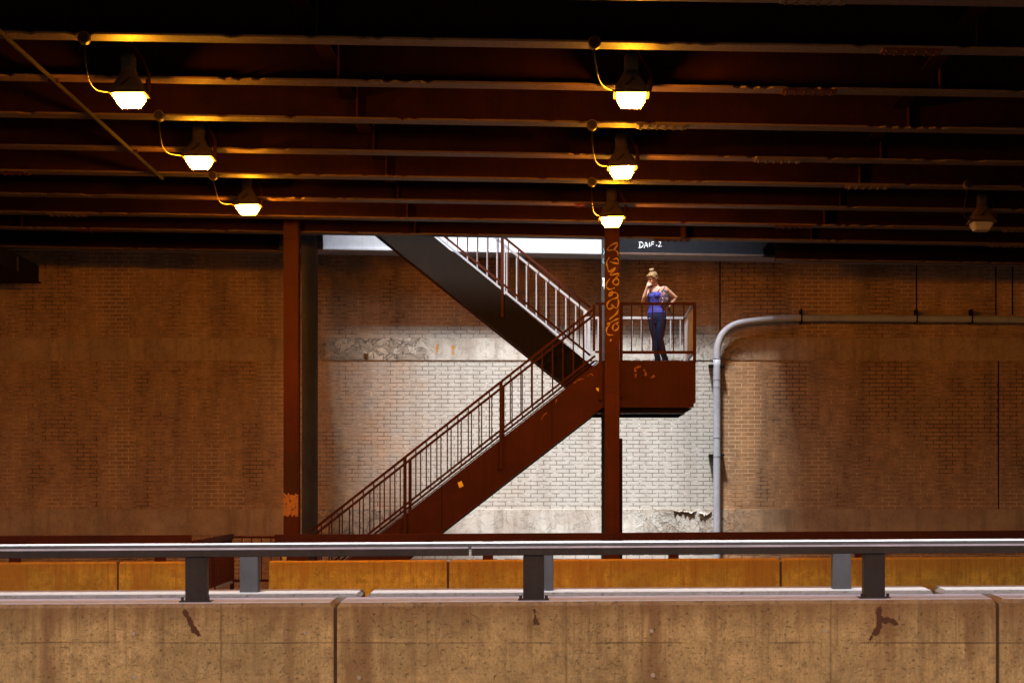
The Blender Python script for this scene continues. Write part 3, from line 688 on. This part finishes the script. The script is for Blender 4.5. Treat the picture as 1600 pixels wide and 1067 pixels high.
def patchmat():
    m, t, b = newmat('peeled_orange_patch'); v = coords(t)
    n = noise_(t, v, 16, 6, .7)
    c = mix_(t, ramp(t, n, .54, .6), (.36, .15, .035), (.11, .035, .015)); t.links.new(c, b.inputs['Base Color']); b.inputs['Roughness'].default_value = .7
    return m
rp = random.Random(3); xs = [xx - .126 + .252 * k / 12 for k in range(13)]
poly = [(x, Z(806 + rp.uniform(-3, 3), DC)) for x in xs] + [(x, Z(772 + rp.uniform(-3, 3), DC)) for x in reversed(xs)]
part(MB().prism(poly, DC - .005, DC - .001), 'peeled_patch', patchmat(), cL)
cM = column(X(956.5, DC), DC, .26, .25, 6.8, M['rust'], 'steel_column', 'rust red column covered in orange graffiti in front of the landing')
xm = X(956.5, DC)
cr = lambda L: [[(X(925 + a / 5.333, DC), Z(360 + b / 5.333, DC)) for a, b in l] for l in L]
strokes(cr([[(125, 165), (150, 130), (205, 105), (210, 125), (175, 165), (130, 168), (190, 165), (215, 185), (217, 215)],
            [(175, 245), (210, 235), (220, 275), (180, 270), (150, 262)],
            [(145, 225), (122, 270), (130, 310), (145, 345), (190, 310), (185, 330), (150, 372), (225, 362), (185, 410), (175, 440), (205, 455), (225, 430), (208, 402), (182, 420)],
            [(150, 400), (122, 440), (122, 475), (150, 492), (190, 478)],
            [(165, 505), (170, 530), (140, 548), (152, 520), (205, 522), (212, 558), (152, 582), (125, 620), (140, 655), (175, 640), (162, 618), (205, 650), (222, 600), (212, 560)],
            [(220, 655), (205, 690), (165, 722), (150, 740), (215, 690)], [(125, 782), (160, 765), (200, 742), (225, 735)],
            [(222, 765), (182, 785), (172, 820), (195, 835), (222, 805), (200, 770)], [(150, 780), (122, 820), (125, 860), (150, 872), (176, 870)], [(150, 925), (160, 908)]]),
        cM, M['tag_orange'], DC - .002, .0135)
part(MB().box(X(966, DC + .3), X(972.5, DC + .3), DC + .275, DC + .33, .12, Z(685, DC + .3)), 'cover_strip', M['web'], cM)
DR = 35.82
cL2 = column(-4.62, DR, .26, .262, 7.3, M['greycol'], 'rear_column', 'dull grey column lit from above, just right of the red left column')
part(MB().box(-5.2, -4.4, DR + .27, DR + .33, Z(388, 36), 7.3), 'corbel_plate', M['greycol'], cL2)
cM2 = column(.83, DR, .26, .262, 7.3, M['greycol'], 'rear_column', 'dark grey column half hidden behind the graffiti column')
strokes(pxl([[(942.5, 388), (944, 393), (943, 398)], [(943, 404), (942, 409), (944.5, 412)]], DR), cM2, plain('cyan_paint', (.25, .55, .6), .6), DR - .003, .006, 'graffiti')
part(MB().prism([(X(a, DR), Z(b, DR)) for a, b in ((941, 448), (942, 440), (941, 434), (946, 434), (946, 446), (944.5, 446), (944, 453), (943, 446))], DR - .004, DR - .001), 'paint_splash', M['tag_white'], cM2)

# ------------------------------------------------------------------ staircase
st = thing('staircase', 'red brown steel switchback staircase with barred railings rising past the brick wall', 'staircase', (-4.9, 34.0, .12))
SL = .785; SU = .815
YF, YM, YN, YB = 34.0, 35.1, 35.16, 36.25
ZL = 4.40
xl0 = .63                                            # lower flight meets the landing
def zlow(x): return 4.385 - SL * (xl0 - x)
xu0 = .40
def zup(x): return 4.50 + SU * (xu0 - x)
xf = xl0 - (4.385 - .12) / SL
poly = [(xf, .12), (xf + 1.0, .12), (.66, 3.59), (.80, 3.59), (.80, 4.395), (.645, 4.395)]
part(MB().prism(poly, YF, YF + .03), 'stringer', M['stair'], st)
part(MB().prism([(x, z) for x, z in poly[:3]] + [(.66, 4.385)], YM - .05, YM - .02), 'stringer', M['stair'], st)
# flanges that make the stringer a channel
def slab_line(p0, p1, th, y0, y1, name, mat, par):
    (xa, za), (xb, zb2) = p0, p1; L = math.hypot(xb - xa, zb2 - za); nx, nz = -(zb2 - za) / L * th, (xb - xa) / L * th
    return part(MB().prism([(xa, za), (xb, zb2), (xb + nx, zb2 + nz), (xa + nx, za + nz)], y0, y1), name, mat, par)
slab_line((xf, .13), (xl0 - .01, 4.387), .014, YF - .012, YF + .07, 'top_edge', M['stair'], st)
slab_line((xf + 1.02, .125), (.66, 3.575), .014, YF - .012, YF + .09, 'bottom_edge', M['stair'], st)
nst = 24
for k in range(nst):
    z = .12 + (ZL - .12) * (k + 1) / nst - .002; x = xl0 - (4.385 - z) / SL
    part(MB().box(x, x + .26, YF + .031, YM - .051, z - .035, z).box(x + .24, x + .255, YF + .031, YM - .051, z - .001, z + .14), 'step', M['stair'], st)
xt = xu0 - (8.25 - 4.5) / SU
polyu = [(xu0 + .15, 3.98), (xu0 + .15, 4.5 - .1), (xu0, 4.5), (xt, 8.25), (xt - .3, 7.75 + .0), (xu0 - (7.75 - 3.75) / SU, 7.73 - .02)][::-1]
polyu = [(xt, 8.25), (xt - .10, 7.55), (.033, 4.075), (.10, 3.98), (.56, 3.98), (.56, 4.39), (xu0 + .1, 4.42), (xu0, 4.5)]
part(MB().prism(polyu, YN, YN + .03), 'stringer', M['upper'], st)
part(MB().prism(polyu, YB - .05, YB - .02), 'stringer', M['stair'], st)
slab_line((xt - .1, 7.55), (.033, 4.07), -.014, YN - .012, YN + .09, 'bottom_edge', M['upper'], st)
nup = 21
for k in range(nup):
    z = ZL + (8.0 - ZL) * (k + 1) / nup; x = xu0 - (z - 4.46) / SU
    part(MB().box(x - .26, x, YN + .031, YB - .051, z - .035, z).box(x - .255, x - .24, YN + .031, YB - .051, z - .001, z + .135), 'step', M['rail_daylit'], st)
# landing
part(MB().box(.801, 2.285, YF, YF + .03, 3.68, 4.395), 'landing_channel', M['stair'], st)
part(MB().prism([(.80, 3.59), (2.25, 3.59), (2.25, 3.68), (.80, 3.68)], YF + .002, YF + .032), 'landing_channel', M['stair'], st)
part(MB().box(2.255, 2.285, YF + .031, YB, 3.68, 4.395), 'landing_channel', M['stair'], st)
part(MB().box(.56, 2.254, YB - .03, YB, 3.68, 4.395), 'landing_channel', M['stair'], st)
part(MB().box(.66, 2.254, YF + .033, YB - .031, 4.35, 4.392), 'landing_floor', M['rail_daylit'], st)
part(MB().prism([(.5, 3.5), (2.1, 3.5), (2.24, 3.588), (.42, 3.588)], YF + .10, YF + .22), 'landing_joist', M['dark'], st)
part(MB().prism([(.5, 3.53), (2.1, 3.53), (2.22, 3.60), (.42, 3.60)], YB - .3, YB - .18), 'landing_joist', M['dark'], st)

def sq_bar(p0, p1, w, y, h=None, name='handrail', mat=None, par=None):
    return slab_line((p0[0], p0[1] - (h or w) / 2), (p1[0], p1[1] - (h or w) / 2), (h or w), y - w / 2, y + w / 2, name, mat, par)
def rail_thing(name, lab):
    o = bpy.data.objects.new(name, None); C.objects.link(o); o.parent = st; o.location = (0, 0, 0); o['label'] = lab; return o
nbal = [0]
def flight_rail(y, fz, x0, x1, posts, name, lab, mat, off_t=.97, off_b=.165, post_down=.52, kink=None, sp=.181, phase=0, pw=.055, bw=.020, front=True, matb=None):
    o = rail_thing(name, lab); matb = matb or mat
    sq_bar((x0, fz(x0) + off_t), (x1, fz(x1) + off_t), .042, y, name='handrail', mat=mat, par=o)
    sq_bar((x0, fz(x0) + off_b), (x1, fz(x1) + off_b), .036, y, name='bottom_rail', mat=mat, par=o)
    for xp in posts:
        yo = -.05 if front else 0
        part(MB().box(xp - pw / 2, xp + pw / 2, y - .028, y + .028, fz(xp) - post_down, fz(xp) + off_t - .002), 'post', mat, o, bevel=.004)
    x = x0 + .09 + phase
    while x < x1 - .04:
        if all(abs(x - xp) > .05 for xp in posts):
            part(MB().box(x - bw / 2, x + bw / 2, y - bw / 2, y + bw / 2, fz(x) + off_b, fz(x) + off_t), 'baluster', matb, o); nbal[0] += 1
        x += sp
    return o
XR = X(932, YF)
R1 = flight_rail(YF - .035, zlow, -4.62, XR - .01, (-4.40, X(633, YF), X(783, YF)), 'front_railing', 'front railing of the lower flight', M['stair'], off_t=.975, off_b=.15)
R2 = flight_rail(YM - .0, zlow, -4.62, XR - .01, (-4.40, X(633, YF), X(783, YF)), 'inner_railing', 'inner railing of the lower flight', M['stair'], off_t=.975, off_b=.15, post_down=.1)
R3 = flight_rail(YN - .03, zup, -3.3, .47, (X(785, YN), ), 'near_upper_railing', 'near railing of the upper flight', M['stair'], off_t=1.0, off_b=.15, phase=.06, post_down=.45)
R4 = flight_rail(YB - .0, zup, -3.3, .42, (X(787, YB), .40), 'far_upper_railing', 'far railing of the upper flight, coloured pale as if daylit', M['rail_daylit'], off_t=1.0, off_b=.15, phase=.0, post_down=.1)
# landing railings
ztr, zbr = Z(473, YF), Z(548.5, YF)
def hbar(x0, x1, y0, y1, z, h, name, mat, par): return part(MB().box(x0, x1, y0, y1, z - h, z), name, mat, par)
Lf = rail_thing('landing_railing', 'front railing of the landing')
yf = YF - .035
hbar(XR - .02, .80, yf - .021, yf + .021, ztr, .042, 'handrail', M['stair'], Lf); hbar(.80, 2.285, yf - .021, yf + .021, ztr, .046, 'handrail', M['stair'], Lf)
hbar(XR - .02, .62, yf - .018, yf + .018, zbr, .036, 'bottom_rail', M['stair'], Lf); hbar(.98, 2.285, yf - .018, yf + .018, zbr, .05, 'bottom_rail', M['stair'], Lf)
for xp, zb3 in ((X(938, YF), 3.72), (X(970.5, YF), 3.76), (X(1085, YF), 4.38)): part(MB().box(xp - .027, xp + .027, yf - .028, yf + .028, zb3, ztr - .046), 'post', M['stair'], Lf, bevel=.004)
part(MB().box(X(928, YF) - .022, X(928, YF) + .022, yf - .02, yf + .02, zbr, ztr - .042), 'post', M['stair'], Lf)
for k in range(6):
    xb = X(986.7 + 16.35 * k, YF); part(MB().box(xb - .010, xb + .010, yf - .010, yf + .010, zbr, ztr - .046), 'baluster', M['stair'], Lf); nbal[0] += 1
Lb = rail_thing('landing_railing', 'rear railing of the landing, coloured pale as if daylit')
hbar(.42, 2.26, YB - .02, YB + .02, ztr, .042, 'handrail', M['rail_daylit'], Lb); hbar(.42, 2.26, YB - .018, YB + .018, zbr - .03, .036, 'bottom_rail', M['rail_daylit'], Lb)
for k in range(10):
    xb = .55 + .178 * k
    if abs(xb - .83) < .15: continue
    part(MB().box(xb - .010, xb + .010, YB - .010, YB + .010, ZL, ztr - .042), 'baluster', M['rail_daylit'], Lb); nbal[0] += 1
for xp in (.47, .66, 2.24): part(MB().box(xp - .027, xp + .027, YB - .027, YB + .027, ZL - .3, ztr - .042), 'post', M['rail_daylit'], Lb)
Ls = rail_thing('landing_railing', 'end railing of the landing, seen almost edge on')
part(MB().box(2.22, 2.262, YF + .0, YB - .03, ztr - .042, ztr - .001), 'handrail', M['rail_daylit'], Ls); part(MB().box(2.222, 2.258, YF + .0, YB - .03, zbr - .05, zbr), 'bottom_rail', M['rail_daylit'], Ls)
m = MB()
for k in range(12): yy = YF + .16 + k * .172; m.box(2.231, 2.251, yy - .01, yy + .01, zbr, ztr - .042)
o = part(m, 'baluster', M['rail_daylit'], Ls); o['kind'] = 'stuff'
print('balusters', nbal[0])
bolted(cM, X(956.5, DC), 0 + DC, 4.02, .20, .42, M['rust'], 2, 4, False, 'connection_plate', 'y')
bolted(cL, X(454.5, DC), 0 + DC, 6.55, .21, .3, M['rust'], 2, 3, False, 'connection_plate', 'y')
bolted(st, 2.12, YF, 4.04, .16, .5, M['stair'], 2, 5, False, 'connection_plate', 'y')
bolted(st, 1.12, YF, 4.04, .12, .5, M['stair'], 1, 5, False, 'connection_plate', 'y')
for xw in (-2.1, -.2): part(MB().prism([(xw, zlow(xw) - .74), (xw + .012, zlow(xw) - .73), (xw + .012, zlow(xw) - .03), (xw, zlow(xw) - .03)], YF - .004, YF - .0005), 'weld_seam', M['upper'], st)
# marks on the stair
def quad_mark(pts, y, mat, par, name):
    part(MB().prism([(X(a, YF), Z(b, YF)) for a, b in pts], y - .004, y - .001), name, mat, par)
quad_mark([(715, 754), (721, 751), (724.5, 759), (718, 762)][::-1], YF, M['yellow'], st, 'sticker')
quad_mark([(931.5, 605.5), (935, 606), (937.5, 610), (935, 611.5), (932, 609)][::-1], YF, M['yellow'], st, 'sticker')
strokes(pxl([[(993, 581), (992.5, 575), (997, 573.5), (1002, 572)], [(993, 590), (993.5, 586), (993, 584)], [(1006, 577), (1009, 583), (1008, 587)], [(1017, 590), (1020, 589), (1022, 586)]], YF), st, M['tag_faint'], YF - .002, .02, 'graffiti')
strokes(pxl([[(897, 599), (900, 596), (905, 593), (912, 592)], [(918, 588), (923, 584), (927, 587)], [(846, 655), (850, 648), (855, 645)], [(868, 630), (870, 624)]], YF), st, M['tag_faint'], YF - .002, .008, 'graffiti')

# ------------------------------------------------------------------ pipe on the wall
pp = thing('drain_pipe', 'thick grey pipe rising up the wall and bending right along it', 'pipe', (X(1120, 39.2), 39.2, .12))
DP = 39.25; pr = .071
raw = [(1120, 960), (1120, 600), (1120, 560), (1121.5, 541), (1128, 524), (1141, 511), (1158, 504.5), (1185, 500.5), (1215, 498), (1240, 497.2), (1300, 497), (1600, 499.5), (2300, 506)]
P = [Vector((X(a, DP), DP, max(.12, Z(b, DP)))) for a, b in raw]; Q = []
for k in range(len(P) - 1):
    a, b, c, d = P[max(k - 1, 0)], P[k], P[k + 1], P[min(k + 2, len(P) - 1)]
    for q in range(5):
        t_ = q / 5; Q.append(.5 * ((2 * b) + (c - a) * t_ + (2 * a - 5 * b + 4 * c - d) * t_ ** 2 + (3 * b - a - 3 * c + d) * t_ ** 3) if 0 < k < 9 else b.lerp(c, t_))
Q.append(P[-1])
part(MB().tube(Q, pr, 20), 'pipe_run', M['pipe'], pp, smooth=True)
for py in (592, 604, 683, 712): part(MB().tube([(P[0].x, DP, Z(py, DP) - .012), (P[0].x, DP, Z(py, DP) + .012)], pr + .008, 20), 'coupling', M['pipe'], pp)
for px in (1223, 1226, 1234, 1237): part(MB().tube([(X(px, DP) - .01, DP, Z(497.6, DP)), (X(px, DP) + .01, DP, Z(497.6, DP))], pr + .010, 20), 'coupling', M['pipe'], pp)
for py in (571, 711): part(MB().box(P[0].x - .15, P[0].x + .15, DP - .03, DP + .24, Z(py, DP) - .02, Z(py, DP) + .02), 'bracket', M['dark'], pp)
for px in (1252, 1432, 1518): part(MB().box(X(px, DP) - .012, X(px, DP) + .012, DP - .085, DP + .24, Z(505, DP), Z(483, DP)), 'bracket', M['dark'], pp)

# ------------------------------------------------------------------ the woman on the landing
def remesh(mb, name, mat, par, vox=.006, sm=4):
    o = mb.build(name, mat, None)
    md = o.modifiers.new('r', 'REMESH'); md.mode = 'VOXEL'; md.voxel_size = vox; md.use_smooth_shade = True
    m2 = o.modifiers.new('s', 'SMOOTH'); m2.factor = .5; m2.iterations = sm
    dg = bpy.context.evaluated_depsgraph_get(); me = bpy.data.meshes.new_from_object(o.evaluated_get(dg)); me.name = name
    old = o.data; o.modifiers.clear(); o.data = me; bpy.data.meshes.remove(old)
    for p in me.polygons: p.use_smooth = True
    o.parent = par; return o
PD = 35.5
px0 = X(1031, PD)
pe = thing('person', 'woman with blonde bun, blue top and dark jeans standing on the landing', 'person', (px0, PD, ZL - .006))
sc_ = F / PD
def q(px, py, y=0): return ((px - 1031) / sc_, y, (Z(py, PD) - ZL))
ex = Vector((.86, -.5, 0)); ey = Vector((.5, .86, 0))     # her left, her back
b = MB()
T = lambda c, a, bb, n=16: [Vector(c) + ex * math.cos(2 * math.pi * k / n) * a + ey * math.sin(2 * math.pi * k / n) * bb for k in range(n)]
hip = Vector(q(1026, 494)); wst = Vector(q(1025, 481)); che = Vector(q(1025, 463)); nkb = Vector(q(1025, 449)); 
torso = [(Vector(q(1027, 502)), .13, .10), (hip, .172, .115), (Vector(q(1025.5, 487)), .155, .105), (wst, .125, .088), (Vector(q(1024.5, 473)), .13, .092), (che + ey * -.01, .15, .105), (Vector(q(1026, 456)), .155, .095), (Vector(q(1026.5, 450.5)), .135, .075), (Vector(q(1026, 447.5)), .07, .055)]
b.loft([T(*a) for a in torso])
shL = Vector(q(1039.5, 451.5)) + ex * .0 + Vector((0, -.05, 0)); shR = Vector(q(1014.5, 453.5)) + Vector((0, .06, 0))
nk1 = Vector(q(1022, 441)) + Vector((0, -.03, 0))
b.tube([Vector(q(1026, 450)), Vector(q(1024.5, 446)), nk1], [.058, .05, .05], 14)
b.tube([shL - ex * .06, shL, shL + ex * .02 + Vector((0, 0, -.03))], [.05, .052, .045], 12, True)
b.tube([shR + ex * .06, shR, shR - ex * .01 + Vector((0, 0, -.03))], [.05, .048, .043], 12, True)
# head, tilted down to her right (picture left)
hd = Vector(q(1019.8, 435.2)) + Vector((0, -.045, 0))
fdir = Vector((-.72, -.60, -.36)).normalized(); up = (Vector((.1, .0, 1)) - fdir * Vector((.1, 0, 1)).dot(fdir)).normalized(); rt = up.cross(fdir).normalized()
HR = Matrix((rt, -fdir, up)).transposed()
def hp(r_, f_, u_): return hd + rt * r_ + fdir * f_ + up * u_
b.ell(hd + up * .03, (.074, .093, .09), 18, HR)
b.ell(hp(0, .025, -.035), (.058, .066, .078), 16, HR)
b.ell(hp(0, .055, -.092), (.026, .024, .022), 10, HR)       # chin
b.tube([hp(0, .088, .005), hp(0, .103, -.024), hp(0, .094, -.036)], [.008, .013, .010], 8, True)
for s in (-1, 1):
    b.ell(hp(s * .074, -.01, -.01), (.010, .018, .030), 10, HR)
    b.ell(hp(s * .032, .076, -.03), (.024, .016, .022), 10, HR)
    b.ell(hp(s * .03, .084, .022), (.022, .010, .008), 8, HR)
# arms
elR = Vector(q(1004.5, 471)) + Vector((0, -.04, 0)); wrR = Vector(q(1011.2, 448)) + Vector((0, -.13, 0))
b.tube([shR, shR.lerp(elR, .5) + Vector((-.006, 0, 0)), elR, elR.lerp(wrR, .3), elR.lerp(wrR, .7), wrR], [.044, .040, .034, .036, .028, .022], 12, True)
elL = Vector(q(1056, 464.5)) + Vector((0, .02, 0)); wrL = Vector(q(1047, 477.5)) + Vector((0, .03, 0))
b.tube([shL, shL.lerp(elL, .45), elL, elL.lerp(wrL, .3), elL.lerp(wrL, .7), wrL], [.046, .042, .036, .037, .028, .022], 12, True)
def hand(w, d, side, curl, vox=None):                       # w wrist, d direction of the palm, side = thumb side
    d = Vector(d).normalized(); side = Vector(side); side = (side - d * side.dot(d)).normalized(); n = d.cross(side)
    b.tube([w, w + d * .035, w + d * .075], [(.016, .022), (.014, .034), (.012, .036)], 10, True, ref=n)
    for k, (ln, off) in enumerate(((.070, .027), (.078, .009), (.073, -.009), (.058, -.026))):
        base = w + d * .078 + side * off
        p = [base]; dd = d.copy()
        for j, fr_ in enumerate((.42, .32, .26)):
            dd = (Matrix.Rotation(curl * (.6 + .5 * j), 3, side) @ dd).normalized(); p.append(p[-1] + dd * ln * fr_)
        b.tube(p, [.0088, .0085, .0078, .0068], 8, True)
    tb = w + d * .02 + side * .028
    b.tube([tb, tb + (side * .7 + d * .7) * .03, tb + (side * .45 + d * .9) * .058], [.011, .010, .008], 8, True)
hand(wrR, (Vector(hp(.0, .10, -.045)) - wrR), (0.6, 0, .2), -.75)
hand(wrL, Vector((-.55, .05, -.75)), Vector((-.3, -.9, 0)), .45)
# legs to the ankles
hR_, hL_ = Vector(q(1020, 497)), Vector(q(1033, 498)) + Vector((0, -.05, 0))
kR, kL = Vector(q(1024, 530)) + Vector((0, .03, 0)), Vector(q(1031, 530)) + Vector((0, -.07, 0))
aR, aL = Vector(q(1028, 564)) + Vector((0, .04, 0)), Vector(q(1039, 564)) + Vector((0, -.04, 0))
for h_, k_, a_ in ((hR_, kR, aR), (hL_, kL, aL)):
    b.tube([h_, h_.lerp(k_, .5), k_, k_.lerp(a_, .3), k_.lerp(a_, .75), a_, a_ + Vector((0, 0, -.03))], [.082, .068, .05, .05, .036, .033, .03], 14, True)
    b.tube([a_ + Vector((.0, .01, -.045)), a_ + Vector((-.05, -.09, -.055))], [(.026, .032), (.02, .036)], 10, True)
remesh(b, 'body', M['skin'], pe, .0055, 3)
# clothes
c = MB()
c.loft([T(Vector(p), a, d_) for p, a, d_ in ((Vector(q(1026, 489.5)), .182, .128), (Vector(q(1025.5, 485)), .158, .116), (wst, .137, .102), (Vector(q(1024.5, 473)), .143, .104), (che + ey * -.012, .163, .12), (Vector(q(1025.5, 458.5)), .160, .108), (Vector(q(1026, 455.5)), .142, .092))])
c.ell(che - ey * .085 + ex * .065 + Vector((0, 0, .01)), (.062, .05, .06), 12); c.ell(che - ey * .085 - ex * .065 + Vector((0, 0, .01)), (.062, .05, .06), 12)
remesh(c, 'camisole', M['top'], pe, .007, 4)
s = MB()
for sg, sh in ((1, shL), (-1, shR)):
    s.tube([che - ey * .10 + ex * .075 * sg + Vector((0, 0, .06)), Vector(q(1026.5, 453)) + ex * .085 * sg - ey * .075, Vector(q(1026.5, 448.7)) + ex * .085 * sg, Vector(q(1026.5, 455)) + ex * .08 * sg + ey * .085], .007, 6)
s.build('shoulder_strap', M['top'], pe, smooth=True)
j = MB()
j.loft([T(Vector(p), a, d_) for p, a, d_ in ((Vector(q(1027, 506)), .13, .11), (Vector(q(1026.5, 499)), .178, .125), (hip, .184, .127), (Vector(q(1025.5, 488)), .168, .115), (Vector(q(1025.5, 483.5)), .148, .108))])
for h_, k_, a_ in ((hR_, kR, aR), (hL_, kL, aL)):
    j.tube([h_, h_.lerp(k_, .5), k_, k_.lerp(a_, .3), k_.lerp(a_, .7), a_ + Vector((0, 0, .045)), a_ + Vector((0, 0, .02))], [.098, .083, .065, .063, .054, .053, .053], 14, False)
    j.tube([a_ + Vector((0, 0, .07)), a_ + Vector((0, 0, .012))], [.057, .057], 14)
remesh(j, 'jeans', M['jeans'], pe, .007, 3)
for a_ in (aR, aL):
    sh_ = MB().tube([a_ + Vector((.01, .03, -.05)), a_ + Vector((-.02, -.04, -.05)), a_ + Vector((-.07, -.13, -.056))], [(.034, .036), (.034, .042), (.022, .040)], 12, True)
    remesh(sh_, 'shoe', M['shoe'], pe, .006, 2)
hh = MB()
hh.ell(hp(0, -.014, .045), (.084, .098, .088), 20, HR); hh.ell(hp(0, -.05, .0), (.074, .062, .085), 16, HR)
hh.tube([hp(.06, .05, .07), hp(.02, .088, .075), hp(-.04, .075, .07), hp(-.076, .03, .03), hp(-.078, -.0, -.015)], [.02, .022, .024, .02, .012], 10, True)
hh.tube([hp(.04, .07, .075), hp(.074, .035, .04), hp(.078, .0, -.01)], [.022, .02, .012], 10, True)
hh.ell(hp(0, -.02, .145), (.048, .048, .036), 14, HR); hh.ell(hp(.025, -.03, .163), (.022, .026, .02), 10, HR); hh.ell(hp(-.02, -.005, .168), (.018, .028, .016), 10, HR)
hair = remesh(hh, 'hair', M['hair'], pe, .006, 2)
e = MB()
for s_ in (-1, 1): e.ell(hp(s_ * .031, .087, .006), (.012, .006, .006), 10, HR)
e.build('eyes', M['eye'], pe, smooth=True)
e = MB(); e.ell(hp(0, .088, -.058), (.020, .008, .006), 10, HR); e.build('lips', M['lip'], pe, smooth=True)
# floral bag under her left arm, and a phone in that hand
bagc = Vector(q(1037, 467)) + Vector((.0, -.10, 0))
bg_ = thing('shoulder_bag', 'small dark floral bag hanging under the woman\'s left arm', 'bag', (px0, PD, ZL))
m = MB(); m.tube([bagc + Vector((0, 0, -.14)), bagc + Vector((0, 0, -.08)), bagc + Vector((.0, 0, .0)), bagc + Vector((-.005, 0, .08)), bagc + Vector((-.01, .0, .13))], [(.05, .03), (.085, .045), (.088, .045), (.07, .035), (.045, .02)], 16, True, ref=Vector((1, 0, 0)))
m.build('bag_body', M['floral'], bg_, smooth=True)
MB().tube([bagc + Vector((-.03, .02, .12)), Vector(q(1038, 450)) + Vector((0, -.09, .0)), Vector(q(1038, 447.5)) + Vector((.0, -.03, .01)), Vector(q(1038, 455)) + Vector((0, .05, 0)), bagc + Vector((.03, .06, .09))], .009, 6).build('strap', M['floral'], bg_, smooth=True)
ph_ = MB().box(-.018, .018, -.005, .005, -.075, .055).build('phone', M['eye'], bevel=.004)
ph_.location = Vector((px0, PD, ZL)) + wrL + Vector((-.005, -.05, -.10)); ph_.rotation_euler = (0, R(-30), 0)
tag(ph_, 'slim black phone held at the woman\'s hip', 'phone')
